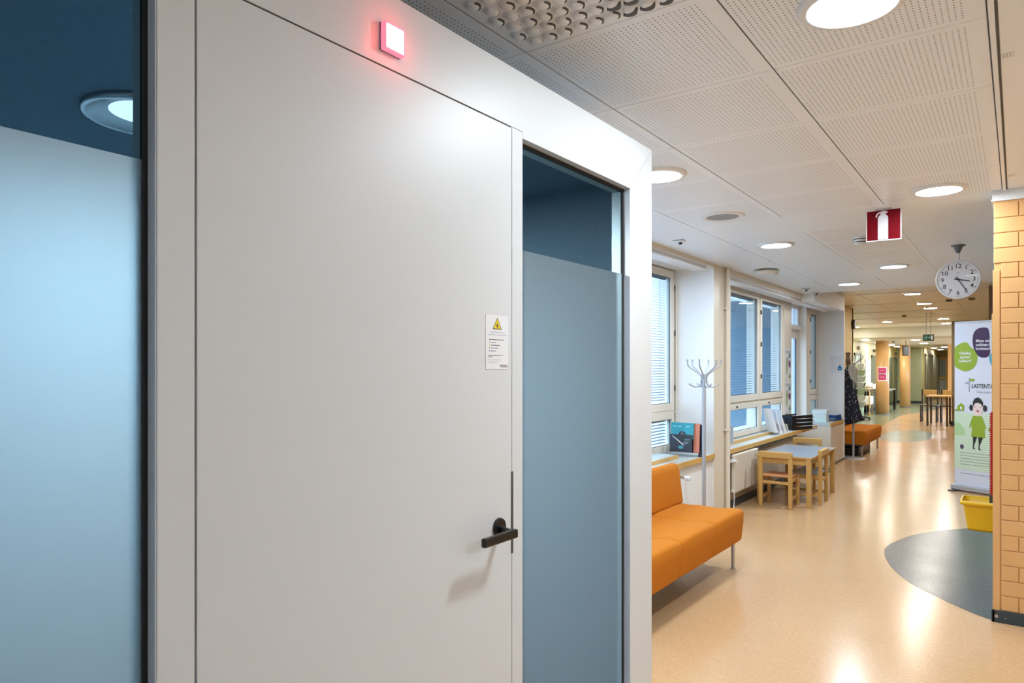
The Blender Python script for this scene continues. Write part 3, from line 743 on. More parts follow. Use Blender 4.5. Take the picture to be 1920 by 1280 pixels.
# emergency detector, smoke detectors
em = thing('emergency_light', 'flat white round emergency unit with small knob on the ceiling by the windows', 'emergency light', (-2.10, 7.33, H))
MB().lathe([(.075, 0), (.075, -.012)], n=32).build('mount', M_BASE, em)
MB().lathe([(0, -.012), (.118, -.012), (.128, -.020), (.12, -.032), (.07, -.042), (0, -.044)], n=40).build('emergency_body', M_CREAML, em, smooth=True)
MB().lathe([(.03, -.03), (.03, -.045), (.02, -.055), (0, -.056)], n=20, cx=.085, cy=.03).build('test_knob', M_CREAM, em, smooth=True)
sd = thing('smoke_detector', 'white smoke detector partly hidden behind the fire extinguisher sign', 'smoke detector', (-.985, 5.95, H))
MB().lathe([(.052, 0), (.055, -.012), (.05, -.016)], n=32, m=0).build('detector_base', M_PAPER, sd)
MB().lathe([(.0535, -.013), (.0545, -.019)], n=32).lathe([(.0525, -.036), (.0495, -.042)], n=32).build('dark_slot', M_BASE, sd)
MB().lathe([(.05, -.014), (.052, -.036), (.045, -.046), (.03, -.052), (0, -.053)], n=32).build('detector_body', M_PAPER, sd, smooth=True)
for i, (x, y, z, lab) in enumerate([(-2.04, 17.6, 2.622, 'small dark detector on the raised cream ceiling'), (-3.2, 25.0, 2.299, 'small dark detector beside the near veneer column top'), (-.95, 14.0, 2.622, 'small dark ceiling fitting under the clock'), (-.62, 13.9, 2.622, 'small dark ceiling fitting under the clock, right one')]):
    b = MB().lathe([(.05, 0), (.05, -.02), (.035, -.035), (0, -.036)], n=20)
    tag(b.build('smoke_detector', mat('dim_detector', (.14, .12, .09), .5), loc=(x, y, z)), lab, 'detector')
for i, (x, y, lab) in enumerate([(-.03, 2.763, 'small white ceiling tag near the top right corner'), (-.03, 4.50, 'small white ceiling tag just before the brick wall')]):
    b = MB().box(-.012, .022, -.02, .02, -.002, 0, 0)
    for k in range(3): b.box(-.008 + k * .009, -.005 + k * .009, -.014, .014, -.0026, -.0018, 1)
    tag(b.build('ceiling_tag', [M_PAPER, M_GREYP], loc=(x, y, H)), lab, 'tag', 'small tags on the ceiling edge')

# supply-air diffuser panel with swivelling nozzles
vd = thing('air_diffuser', 'white metal ventilation panel of round swivel nozzles in the ceiling', 'air vent', (-.975, rows[ri] + .3, H))
MB().box(-.3025, .3025, -.299, .299, 0, .012).build('diffuser_panel', M_CEIL, vd, .002)
nz = MB().lathe([(.0262, 0), (.0262, -.0024), (.0228, -.0036), (.0215, .0)], n=20).build('nozzle_ring', M_CEIL, vd, loc=(0, 0, 0), smooth=True)
cap = MB().lathe([(.0215, 0), (.0212, -.004), (.015, -.0100), (.007, -.0122), (0, -.0125)], n=20).build('nozzle_cap', M_CEIL, nz, smooth=True)
def slot_mesh(w, z0, zz, inner):
    return MB().prism([(.0224 * math.cos(a), .0224 * math.sin(a)) for a in [(-w + 2.0 * w * i / 10) for i in range(11)]] + [(inner * math.cos(w - 2.0 * w * i / 10), .021 * math.sin(w - 2.0 * w * i / 10)) for i in range(11)], zz, z0)
slot = slot_mesh(1.05, -.0005, -.0075, .0145).build('nozzle_slot', M_SEAM, nz)
slot_b = slot_mesh(1.45, -.0005, -.0130, .002).build('nozzle_slot', M_SEAM, nz)
slotb_data = slot_b.data; bpy.data.objects.remove(slot_b)
random.seed(5)
nzs = [nz]; cnt = 0
for j in range(10):
    for i in range(10):
        x = -.243 + i * .0535 + (.012 if j % 2 else -.012); y = -.248 + j * .055
        if cnt == 0: r = nz; cc = [cap, slot]
        else:
            r = nz.copy(); COL.objects.link(r); r.parent = vd
            cc = []
            for g_ in (cap, slot):
                d = g_.copy(); COL.objects.link(d); d.parent = r; cc.append(d)
        cnt += 1
        r.location = (x, y, 0)
        if i < 6: ang = 0.25 + random.uniform(-.25, .25); tilt = .25
        else: ang = 1.3 + random.uniform(-.2, .3); tilt = .55
        for d in cc: d.rotation_euler = (0, 0, ang)
        if i >= 6: cc[1].data = slotb_data
        elif i < 2 and (i + j) % 2: cc[1].scale = (1, .5, .5)

# ================================================================== SIGN, CLOCK, EXIT SIGN
def board2(origin, xdir): return board(origin, xdir)
fs = thing('fire_extinguisher_sign', 'red and white fire extinguisher sign hanging from the ceiling', 'sign', (-.688, 4.95, H))
MB().box(-.045, .045, -.006, .012, -.012, 0).build('sign_clip', M_GREYP, fs, .001)
for nm, z, m_ in (('sign_plate', 0, M_WHITE),):
    MB().box(-.1, .1, -.0015, .0015, -.205, -.006).build(nm, m_, fs)
fp = MB(); fp.x = board((0, -.0017, -.205), (1, 0))
fp.box(-.094, .094, .006, .193, 0, .0006, 0)
# pictogram: bottle + hose + lever
body = [(-.032, .008), (.026, .008), (.026, .142)] + [(-.003 + .029 * math.cos(a), .142 + .026 * math.sin(a)) for a in [i * PI / 10 for i in range(1, 4)]] + [(.010, .176), (.010, .186), (-.016, .186), (-.016, .176)] + [(-.003 + .029 * math.cos(a), .142 + .026 * math.sin(a)) for a in [i * PI / 10 for i in range(7, 10)]] + [(-.032, .142)]
fp.flat(body, .0012, 1)
fp.flat([(-.012, .176), (.022, .172), (.022, .184), (-.006, .190)], .0013, 1)
fp.flat([(-.012, .186), (-.030, .181), (-.042, .168), (-.046, .152), (-.038, .152), (-.034, .164), (-.026, .173), (-.012, .178)], .0014, 1)
fp.build('pictogram', [M_RED, M_WHITE], fs, recalc=False, label='red field with white extinguisher')

ck = thing('wall_clock', 'round white analogue clock hanging from the ceiling by the brick wall', 'clock', (-.397, 6.8, H))
MB().lathe([(.052, 0), (.052, -.008), (.036, -.012), (.014, -.062), (.014, -.066)], n=24).build('ceiling_mount', mat('mount_grey', (.16, .17, .18), .4, .3), ck, smooth=True)
MB().cyl((0, 0, -.06), (0, 0, -.125), .010, n=16).build('stem', M_PAPER, ck)
body = MB().lathe([(0, -.05), (.150, -.05), (.158, -.044), (.160, .0), (.157, .006), (.150, .008), (.149, .004), (.147, .002), (0, .002)], n=72).build('clock_case', M_PAPER, ck, loc=(0, 0, -.283), smooth='auto'); body.rotation_euler = (PI / 2, 0, 0)
face = MB(); rr = .149
face.disc(0, 0, rr, rr, .0028, 0, 64)
for k in range(60):
    a = k * PI / 30; w = .0022 if k % 5 == 0 else .0012; r0 = .131 if k % 5 == 0 else .136; r1 = .144
    c, s_ = math.cos(a), math.sin(a)
    face.flat([(r0 * c - w * s_, r0 * s_ + w * c), (r0 * c + w * s_, r0 * s_ - w * c), (r1 * c + w * s_, r1 * s_ - w * c), (r1 * c - w * s_, r1 * s_ + w * c)], .0034, 1)
for k in range(1, 13):
    a = PI / 2 - k * PI / 6; face.text(str(k), .050, .110 * math.cos(a), .110 * math.sin(a) - .001, .0034, 1, 'CENTER', bold=.0004)
face.flat([(-.007, .052), (.007, .052), (.007, .056), (-.007, .056)], .0034, 1)
fo = face.build('dial', [M_WHITE, mat('ink_black', (.02,) * 3)], body, recalc=False)
def hand(nm, ang, l, w, z, tail):
    h = MB(); c, s_ = math.cos(ang), math.sin(ang)
    h.prism([(-tail * c - w * s_, -tail * s_ + w * c), (-tail * c + w * s_, -tail * s_ - w * c), (l * c + w * .7 * s_, l * s_ - w * .7 * c), (l * c - w * .7 * s_, l * s_ + w * .7 * c)], z, z + .001)
    return h.build(nm, MATS['ink_black'], body)
hand('hour_hand', math.radians(90 - 102.5), .082, .0055, .0045, .026)
hand('minute_hand', math.radians(90 - 149), .122, .0036, .0062, .026)
MB().cyl((0, 0, .003), (0, 0, .009), .008, n=16).build('hand_hub', MATS['ink_black'], body)
MB().disc(0, 0, .1495, .1495, .0105, 0, 64).build('clock_glass', glass('clock_glass', (.98, .98, .98), .003), body, recalc=False)

ex = thing('exit_sign', 'small green emergency exit sign hanging far down the corridor', 'sign', (-1.52, 17.0, 2.622))
MB().cyl((-.04, 0, -.46), (-.04, 0, 0), .006, n=8).cyl((.04, 0, -.46), (.04, 0, 0), .006, n=8).build('hanger', M_GREYP, ex)
MB().box(-.1, .1, -.012, .012, -.60, -.46).build('sign_box', mat('exit_green', (.004, .045, .022), .4), ex, .002)
e_ = MB(); e_.x = board((0, -.0125, -.60), (1, 0))
e_.flat([(.045, .03), (.08, .03), (.08, .115), (.045, .115)], .001, 0)
e_.flat([(-.015, .07), (.02, .07), (.02, .058), (.035, .078), (.02, .098), (.02, .086), (-.015, .086)], .001, 1)
e_.flat([(-.075, .03), (-.055, .06), (-.035, .03), (-.028, .035), (-.042, .075), (-.02, .085), (-.02, .093), (-.055, .095), (-.08, .075), (-.074, .07), (-.058, .08), (-.066, .06), (-.082, .036)], .001, 1)
e_.disc(-.035, .108, .009, .009, .001, 1, 14)
e_.build('running_man_pictogram', [mat('exit_white', (.7, .8, .75), .4), mat('exit_light_green', (.15, .5, .4), .4)], ex, recalc=False)

# ================================================================== SOFAS
def sofa(name, label, loc, n=3, u=.575):
    t = thing(name, label, 'sofa', loc, group='orange sofas along the window wall')
    for k in range(n):
        a, c = k * u + .002, (k + 1) * u - .002
        prof = [(-.60, .215), (-.60, .43)] + [(-.60 + .6 * i / 12 * .96, .43 - .012 * math.sin(PI * i / 12) + (.004 * math.sin(i * 1.3))) for i in range(1, 12)] + [(-.012, .425), (.0, .405), (-.002, .34), (-.010, .27), (-.018, .205), (-.05, .20)]
        s_ = MB(); m_ = 10
        # rows of the profile along Y with a crowned middle
        k0 = len(s_.v)
        for j in range(m_ + 1):
            yy = a + (c - a) * j / m_; crown = .010 * (1 - (2 * j / m_ - 1) ** 4)
            s_.vs([(px + (crown * .5 if px > -.02 else 0), yy, pz + (crown if pz > .35 else 0)) for px, pz in prof])
        P_ = len(prof)
        for j in range(m_):
            for i in range(P_):
                q = (i + 1) % P_
                s_.face((k0 + j * P_ + i, k0 + j * P_ + q, k0 + (j + 1) * P_ + q, k0 + (j + 1) * P_ + i))
        s_.face([k0 + i for i in range(P_)]); s_.face([k0 + m_ * P_ + i for i in range(P_)][::-1])
        o = s_.build('seat_cushion', M_ORANGE, t, bevel=.014, seg=4, smooth=True)
        pb = [(-.455, .425), (-.468, .52), (-.485, .66), (-.497, .705), (-.52, .722), (-.56, .724), (-.59, .70), (-.605, .60), (-.605, .425)]
        MB().prism(pb, a + .003, c - .003, ax='y').build('back_cushion', M_ORANGE, t, bevel=.022, seg=4, smooth=True)
    MB().box(-.55, -.06, .05, n * u - .05, .175, .202).build('base_frame', M_DKMET, t, .003)
    for x in (-.065, -.54):
        for y in (.05, n * u - .05):
            MB().cyl((x, y, .004), (x, y, .18), .0125, n=16).cyl((x, y, 0), (x, y, .008), .019, n=20).build('leg', M_STEEL, t)
    return t
s1 = sofa('sofa', 'near orange fabric sofa cut off by the white booth', (-1.60, 3.325, 0))
s2 = sofa('sofa', 'far orange fabric sofa behind the white end pier', (-1.985, 12.44, 0), u=.545)
tag(MB().box(-2.45, -2.12, 12.65, 13.75, 0, .15).build('low_box', M_BLACKP, bevel=.02), 'plain dark block on the floor under the far orange sofa', 'box')  # plain black block filling the space beneath the seat

# ================================================================== COAT RACKS
def rack(label, loc, top=1.515, rz=0):
    t = thing('coat_rack', label, 'coat rack', loc, rz)
    MB().lathe([(0, 0), (.18, 0), (.18, .008), (.15, .016), (.03, .026), (.0, .03)], n=40).build('base', M_GREYP, t, smooth='auto')
    MB().cyl((0, 0, .02), (0, 0, top - .13), .0165, n=20).cyl((0, 0, top - .2), (0, 0, top - .09), .020, n=20).build('pole', M_GREYP, t)
    for k in range(6):
        a = k * PI / 3 + .26; c, s_ = math.cos(a), math.sin(a)
        pts = [(.018, top - .13), (.035, top - .095), (.075, top - .065), (.118, top - .035), (.138, top - .015), (.142, top + .01), (.143, top + .03)]
        MB().tube([(r * c, r * s_, z) for r, z in smooth_open(pts)], .0062, n=10, m=0).lathe([(.0, top + .022), (.0085, top + .026), (.0085, top + .034), (0, top + .038)], n=10, cx=.143 * c, cy=.143 * s_).build('upper_hook', M_GREYP, t, smooth=True)
    for k in range(4):
        a = k * PI / 2 + .45; c, s_ = math.cos(a), math.sin(a)
        pts = [(.018, top - .11), (.026, top - .145), (.03, top - .175), (.055, top - .198), (.09, top - .2), (.118, top - .187), (.13, top - .177)]
        MB().tube([(r * c, r * s_, z) for r, z in smooth_open(pts)], .0062, n=10).lathe([(.0, top - .188), (.008, top - .182), (.008, top - .172), (0, top - .168)], n=10, cx=.131 * c, cy=.131 * s_).build('lower_hook', M_GREYP, t, smooth=True)
    return t
def smooth_open(p, k=4):
    out = []
    for i in range(len(p) - 1):
        a, b, c, d = (Vector(p[max(0, min(len(p) - 1, i + j))]) for j in (-1, 0, 1, 2))
        for q in range(k):
            t = q / k
            out.append(tuple(.5 * ((2 * b) + (c - a) * t + (2 * a - 5 * b + 4 * c - d) * t * t + (3 * b - a - 3 * c + d) * t ** 3)))
    out.append(tuple(p[-1])); return out
rack('empty grey metal coat rack between the front sofa and the pier', (-2.19, 5.82, 0), 1.49, .35)
rack('grey coat rack with round base by the far sofa, hung with a dark coat', (-2.13, 12.225, 0), 1.62, .2)
# coat hanging on rack 2
ct = MB(); k0 = 0; rings = []
random.seed(2)
for j, (z, wx, wy, ox) in enumerate([(1.49, .03, .03, -.035), (1.44, .07, .06, -.055), (1.34, .10, .09, -.07), (1.15, .12, .10, -.065), (.95, .145, .11, -.055), (.78, .175, .12, -.045), (.64, .205, .13, -.035), (.58, .21, .13, -.02)]):
    n = 36; pts = []
    for i in range(n):
        a = 2 * PI * i / n; fold = 1 + .13 * math.sin(6 * a + j * .35) * min(1, j / 3)
        hem = -.05 * math.cos(a + 2.6) * (1 if j == 7 else .5 if j == 6 else 0)
        pts.append((ox + wx * .84 * fold * math.cos(a), wy * fold * math.sin(a) , z + hem))
    ct.vs(pts)
for j in range(7):
    for i in range(36):
        q = (i + 1) % 36; ct.face((j * 36 + i, j * 36 + q, (j + 1) * 36 + q, (j + 1) * 36 + i))
ct.face([i for i in range(36)]); ct.face([7 * 36 + i for i in range(36)][::-1])
m_c, t_, b_ = nt('dotted_navy_cloth')
tc_ = t_.nodes.new('ShaderNodeTexCoord'); v_ = t_.nodes.new('ShaderNodeTexVoronoi'); v_.inputs['Scale'].default_value = 24
t_.links.new(tc_.outputs['Object'], v_.inputs['Vector'])
r_ = t_.nodes.new('ShaderNodeValToRGB'); r_.color_ramp.interpolation = 'CONSTANT'; r_.color_ramp.elements[0].color = (.7, .72, .78, 1); r_.color_ramp.elements[1].position = .17; r_.color_ramp.elements[1].color = (.006, .008, .022, 1)
t_.links.new(v_.outputs['Distance'], r_.inputs[0]); t_.links.new(r_.outputs[0], b_.inputs['Base Color']); b_.inputs['Roughness'].default_value = .8
tag(ct.build('coat', m_c, loc=(-2.15, 12.24, 0), smooth=True), 'dark navy coat with white dots hanging on the far coat rack', 'coat')
# scarf and brown garment
sc_ = MB()
for k in range(5):
    o_ = .018 * k
    sc_.tube(smooth_open([(-.05 + o_, 0, 1.50), (-.055 + o_ * 1.2, -.03, 1.42), (-.03 + o_, -.04, 1.33), (-.01 + o_ * .8, -.03, 1.28 - .02 * k), (.02 + .01 * k, -.01, 1.36), (.02 + .008 * k, 0, 1.45)]), .010, n=8)
tag(sc_.build('scarf', mat('beige_scarf', (.55, .47, .38), .9), loc=(-2.11, 12.08, .0), smooth=True), 'beige knotted scarf hanging over the far coat rack', 'scarf')
hm = MB()
for k in range(5): hm.tube(smooth_open([(-.03 + .014 * k, 0, 1.70), (-.022 + .010 * k + .008 * (k % 2), -.02, 1.62), (-.03 + .015 * k, -.01, 1.54), (-.02 + .010 * k, 0, 1.48)]), .0075, n=8)
tag(hm.build('hanging_bag', mat('brown_cloth', (.16, .10, .07), .9), loc=(-2.19, 12.14, 0), smooth=True), 'brown drawstring cloth bag hanging above the dotted coat', 'bag')

# ================================================================== CHILDREN'S TABLE AND CHAIRS
tb = thing('childrens_table', 'low wooden children\'s table with blue grey top beside the radiator', 'table', (-2.0, 8.19, 0))
MB().box(-.28, .28, -.585, .585, .510, .522).build('tabletop', M_TABTOP, tb, .002)
MB().box(-.285, -.28, -.59, .59, .505, .523).box(.28, .285, -.59, .59, .505, .523).box(-.28, .28, -.59, -.585, .505, .523).box(-.28, .28, .585, .59, .505, .523).box(-.28, .28, -.585, .585, .503, .51).build('top_edge', M_BIRCH, tb, .0015)
MB().box(-.24, -.222, -.55, .55, .435, .504).box(.222, .24, -.55, .55, .435, .504).box(-.24, .24, -.56, -.542, .435, .504).box(-.24, .24, .542, .56, .435, .504).build('apron', M_BIRCH, tb, .002)
for x in (-.25, .25):
    for y in (-.56, .56): MB().box(x - .024, x + .024, y - .024, y + .024, 0, .505).build('leg', M_BIRCH, tb, .006)
def chair(label, loc, rz, seatm, w=.335, d=.30):
    t = thing('childrens_chair', label, 'chair', loc, rz, 'small wooden chairs around the low table')
    hw = w / 2 - .019
    MB().box(-w / 2 + .01, w / 2 - .01, .01, d + .01, .318, .332).build('seat', seatm, t, .004)
    MB().box(-w / 2 - .0015, w / 2 + .0015, -.022, .024, .515, .580).build('backrest', M_BIRCH, t, .008)
    for x in (-hw, hw):
        MB().box(x - .019, x + .019, -.018, .02, 0, .555).build('back_leg', M_BIRCH, t, .006)
        MB().box(x - .017, x + .017, d - .02, d + .016, 0, .32).build('front_leg', M_BIRCH, t, .006)
        MB().box(x - .010, x + .010, .01, d, .27, .312).build('side_rail', M_BIRCH, t, .003); MB().box(x - .010, x + .010, .01, d, .085, .112).build('side_rail', M_BIRCH, t, .003)
    MB().box(-hw, hw, -.008, .01, .245, .275).build('rear_stretcher', M_BIRCH, t, .003)
    MB().box(-hw, hw, d - .01, d + .008, .275, .31).build('front_rail', M_BIRCH, t, .003)
    return t
chair('small wooden chair with orange seat at the near end of the low table', (-2.035, 7.44, 0), 0, M_SEATR)
chair('small wooden chair with grey seat pushed under the corridor side of the low table', (-1.69, 8.01, 0), PI / 2, M_TABTOP)
chair('small wooden chair at the far end of the low table, mostly hidden', (-2.12, 9.16, 0), PI, M_TABTOP)
tag(MB().box(-2.55, -2.12, 9.95, 10.85, 0, .006).build('door_mat', M_BASE), 'dark floor mat in front of the balcony door', 'mat')

# ================================================================== THINGS ON THE SILLS
cy = mat('cover_teal', (.03, .35, .45), .35, var=.5, vscale=14); dk = mat('cover_dark', (.012, .010, .018), .35)
def magazine(label, x0, x1, y, z0, h, tilt, m_list, deco=None, group='magazines standing on the window sill'):
    t = MB(); t.x = Matrix.Translation((x0, y, z0)) @ Matrix.Rotation(tilt, 4, 'X') @ board((0, 0, 0), (1, 0))
    w = x1 - x0
    t.box(0, w, 0, h, -.006, 0, 0)
    if deco: deco(t, w, h)
    return tag(t.build('magazine', m_list, recalc=False), label, 'magazine', group)
mrk = thing('magazine_stand', 'dark low magazine stand on the first window sill', 'stand', (-2.55, 6.33, .651))
MB().box(-.15, .13, -.03, .06, 0, .010).build('stand_base', M_BLACKP, mrk, .002)
MB().prism([(-.03, .01), (-.025, .01), (.045, .27), (.04, .27)], -.14, .12, ax='x').build('back_support', M_BLACKP, mrk, .001)
def deco1(t, w, h):
    t.flat([(0, h * .45), (w, h * .45), (w, h), (0, h)], .0004, 1)
    t.disc(w * .5, h * .60, .035, .03, .0006, 0, 20)
    t.flat([(w * .33, h * .5), (w * .50, h * .72), (w * .68, h * .5)], .0007, 2)
    for a in (.08, .3, .65): t.flat([(w * a, h * .86), (w * (a + .17), h * .86), (w * (a + .17), h * .88), (w * a, h * .88)], .0007, 3)
    t.flat([(w * .70, h * .5), (w * .95, h * .55), (w * .92, h * .62), (w * .74, h * .6)], .0007, 4)
magazine('teal magazine with a dark hooded figure cover standing on the first sill', -2.672, -2.445, 6.215, .662, .275, -.10, [dk, cy, mat('cover_grey', (.14, .15, .17), .4), mat('cover_pale', (.45, .8, .85), .4), mat('cover_mint', (.25, .55, .42), .4)], deco1)
def deco2(t, w, h):
    t.flat([(w * .08, h * .92), (w * .6, h * .40), (w * .66, h * .42), (w * .14, h * .90)], .0004, 1)
    t.disc(w * .5, h * .28, .026, .016, .0004, 2, 16); t.disc(w * .78, h * .72, .03, .008, .0004, 3, 16); t.disc(w * .72, h * .55, .028, .012, .0004, 3, 16)
magazine('black magazine with pale diagonal streak in front of the teal one', -2.668, -2.448, 6.196, .662, .165, -.06, [dk, M_PAPER, mat('cover_sea', (.06, .30, .33), .4), mat('cover_slate', (.12, .17, .20), .4)], deco2)
magazine('salmon pink booklet half hidden behind the teal magazine', -2.475, -2.398, 6.245, .661, .268, -.08, [mat('salmon', (.72, .26, .17), .5)])
magazine('black and white booklet beside the coat rack pole on the first sill', -2.415, -2.375, 6.27, .62, .30, -.05, [dk])
magazine('grey leaflet standing at the near end of the long sill', -2.56, -2.46, 7.38, .646, .185, -.12, [mat('leaflet_grey', (.42, .46, .52), .5)], group='leaflets')
# leaflet holders
for k, (y, lab) in enumerate([(9.02, 'white leaflet holder on the long sill, nearest of three'), (9.22, 'white leaflet holder on the long sill, middle of three'), (9.42, 'white leaflet holder on the long sill, beside the black trays')]):
    h = thing('leaflet_holder', lab, 'leaflet holder', (-2.47, y, .616 if k else .646), -.5, 'white leaflet holders')
    MB().prism([(-.07, 0), (.07, 0), (.07, .006), (-.015, .006), (-.135, .30), (-.143, .30)], -.065, .065, ax='x').build('back_plate', M_WHITE, h, .001)
    MB().prism([(.02, .006), (.026, .006), (-.012, .11), (-.018, .11)], -.065, .065, ax='x').build('front_lip', M_WHITE, h, .001)
    MB().prism([(-.018, .012), (-.008, .012), (-.120, .285), (-.130, .285)], -.055, .055, ax='x').build('leaflets', mat('leaflet_mix_%d' % k, [(.10, .12, .20), (.55, .52, .60), (.40, .48, .12)][k], .5, var=.5, vscale=40), h)
    MB().disc(-.02, -.0, .006, .006, 0, 0, 12).build('button', M_BLACKP, h, recalc=False).location = (0, -.118, .27)
# black letter trays
lt = thing('letter_trays', 'stack of black letter trays with papers at the far end of the long sill', 'letter tray', (-2.46, 9.98, .616), -.35)
for k in range(4):
    z = .004 + k * .05
    MB().box(-.125, .125, -.26, .26, z, z + .003).box(-.125, -.121, -.26, .2, z, z + .042).box(.121, .125, -.26, .2, z, z + .042).box(-.125, .125, -.263, -.26, z, z + .045).prism([(.0, 0), (0, .001), (0, .002)], 0, .001).build('tray', M_BLACKP, lt, .001)
    MB().box(-.11, .11, -.20, .29 - .01 * k, z + .004, z + .012 + .003 * k).build('papers', M_PAPER, lt)
sb = thing('low_box', 'white lidded storage box on the short raised sill', 'box', (-2.44, 11.36, .632), .1)
MB().box(-.09, .10, -.16, .16, 0, .135).build('box_body', mat('mint_white', (.66, .76, .74), .4), sb, .005)
MB().box(-.096, .106, -.166, .166, .125, .185).build('box_lid', mat('mint_white2', (.70, .80, .79), .4), sb, .006)
bt = thing('letter_tray', 'blue plastic letter tray on the short raised sill', 'letter tray', (-2.35, 11.76, .633), -.1)
mb_ = mat('blue_plastic', (.01, .07, .30), .3)
MB().box(-.10, .10, -.17, .17, .045, .048).box(-.10, -.097, -.17, .10, .045, .09).box(.097, .10, -.17, .10, .045, .09).box(-.10, .10, -.173, -.17, .045, .092).build('tray', mb_, bt, .002)
MB().box(-.10, .10, -.17, .17, 0, .003).box(-.10, -.097, -.17, .12, .0, .045).box(.097, .10, -.17, .12, .0, .045).build('lower_tray', mb_, bt, .002)
MB().box(-.08, .08, -.16, .14, .049, .06).build('papers', M_PAPER, bt)
# posters on the panelled post
def poster(z0, z1, lab):
    p = MB(); p.x = board((-2.596, 9.955, z0), (0, 1)); w, h = .325, z1 - z0
    p.box(0, w, 0, h, 0, .001, 0)
    p.disc(w * .30, h * .42, .035, h * .28, .0015, 1); p.disc(w * .72, h * .50, .055, h * .12, .0015, 2); p.disc(w * .72, h * .76, .05, h * .09, .0015, 3)
    p.flat([(w * .55, h * .06), (w * .92, h * .06), (w * .74, h * .22)], .0015, 4); p.flat([(w * .32, h * .5), (w * .42, h * .5), (w * .40, h * .72), (w * .34, h * .72)], .0018, 5)
    for k in range(3): scribble(p, w * .1, w * .9, h * (.90 - k * .03), .006, .0015, 5)
    tag(p.build('poster', [M_WHITE, mat('print_green', (.30, .42, .08), .5), mat('print_purple', (.12, .03, .16), .5), mat('print_blue', (.10, .25, .32), .5), mat('print_dkgreen', (.12, .28, .05), .5), MATS['ink_black']], recalc=False), lab, 'poster', 'posters on the window post')
poster(1.29, 1.73, 'upper white poster with green and purple blobs on the window post')
poster(.84, 1.27, 'lower white poster with green and purple blobs on the window post')
nb = MB(); nb.x = board((-2.43, 11.977, 1.37), (1, 0)); nb.box(0, .185, 0, .29, 0, .001, 0)
for k in range(7): scribble(nb, .02, .165 if k < 3 else .10, .25 - k * .03, .004, .0015, 1)
nb.flat([(.115, .045), (.175, .045), (.175, .10), (.145, .125), (.115, .10)], .0016, 2); nb.flat([(.13, .06), (.16, .06), (.16, .08), (.13, .08)], .0018, 3); nb.flat([(.135, .12), (.155, .12), (.155, .16), (.135, .16)], .0016, 4)
tag(nb.build('paper_notice', [M_WHITE, mat('ink_grey', (.35,) * 3), mat('print_navy', (.02, .16, .34), .5), mat('print_sky', (.2, .5, .8), .5), mat('print_skin', (.75, .5, .4), .5)], recalc=False), 'white paper notice with a blue house mark on the end pier', 'notice')

# ================================================================== ROLL-UP BANNER
rb = thing('rollup_banner', 'tall white roll-up banner with a cartoon girl in a green dress', 'banner', (-.606, 9.79, 0))
ux, uy = .884, -.467
BW = .85
R_ = board((0, 0, 0), (ux, uy))
def rbm(mb): mb.x = R_; return mb
b = rbm(MB()); b.box(-.02, BW + .02, .012, .075, -.09, .05, 0); b.build('cassette', M_GREYP, rb, .012)
for a in (-.01, BW - .06):
    b = rbm(MB()); b.box(a, a + .07, 0, .014, -.16, .12); b.build('foot', M_DKMET, rb, .002)
b = rbm(MB()); b.cyl((BW / 2, .06, -.04), (BW / 2, 1.98, -.04), .008, n=10); b.build('support_pole', M_GREYP, rb)
b = rbm(MB()); b.box(0, BW, 1.975, 2.0, -.012, .006); b.build('top_rail', M_GREYP, rb, .003)
p = rbm(MB()); Z0 = .004
p.box(0, BW, .07, 1.985, 0, .002, 0)
mm = [mat('banner_white', (.66, .67, .76), .4), mat('banner_pale_green', (.58, .70, .52), .5), mat('banner_green', (.27, .38, .022), .5), mat('banner_purple', (.040, .006, .062), .5), MATS['ink_black'], mat('banner_skin', (.78, .62, .58), .5), M_WHITE,
      mat('banner_mid_green', (.42, .60, .30), .5), mat('banner_teal', (.06, .35, .48), .5), mat('ink_grey', (.3,) * 3), mat('lip_red', (.45, .02, .05), .5), mat('banner_pale_blue', (.60, .66, .78), .5)]
def VX(px): return (px - 1791.5) / 64.0 * .42       # u on the sheet for a horizontal offset along it
def VZ(u, k): return k
# coordinates below: u metres from left edge, v metres above floor
p.flat([(0, .265), (BW, .23), (BW, .93), (.6, .95), (.3, .925), (0, .93)], Z0, 1)
p.flat([(.0, 1.80), (.018, 1.863), (.043, 1.931), (.099, 1.934), (.136, 1.889), (.154, 1.813), (.111, 1.733), (.037, 1.716), (0, 1.74)], .003, 11)
p.flat([(0, .795), (.037, .81), (.068, .794), (.087, .763), (.117, .741), (.127, .663), (0, .655)], .0045, 7)
p.flat([(0, .954), (.034, .968), (.034, 1.0), (.077, 1.04), (.114, 1.007), (.111, .947), (0, .942)], .005, 2)
p.disc(.077, .98, .011, .019, .0055, 6, 14)
p.flat(smooth_loop([(.003, 1.679), (.037, 1.722), (.099, 1.752), (.148, 1.747), (.184, 1.699), (.238, 1.654), (.262, 1.592), (.25, 1.506), (.208, 1.444), (.13, 1.412), (.056, 1.437), (.003, 1.488)]), .0048, 2)
p.flat(smooth_loop([(.208, 1.761), (.217, 1.847), (.256, 1.901), (.315, 1.917), (.373, 1.908), (.388, 1.864), (.396, 1.809), (.391, 1.724), (.402, 1.651), (.391, 1.596), (.35, 1.572), (.292, 1.579), (.25, 1.617), (.22, 1.686)]), .0048, 3)
p.flat(smooth_loop([(.391, 1.565), (.415, 1.62), (.48, 1.66), (.56, 1.64), (.60, 1.56), (.56, 1.48), (.47, 1.45), (.41, 1.49)]), .0050, 8)
for i, s_ in enumerate(['Oletko', 'sairas?', 'L\u00e4\u00e4k\u00e4ri?']): p.text(s_, .047, .125, 1.625 - i * .045, .0056, 6, 'CENTER', bold=.0006)
for i, s_ in enumerate(['Miten minua', 'tutkitaan', 'hoidetaan']): p.text(s_, .046, .245, 1.765 - i * .045, .0056, 6, 'LEFT', bold=.0006, sx=.85)
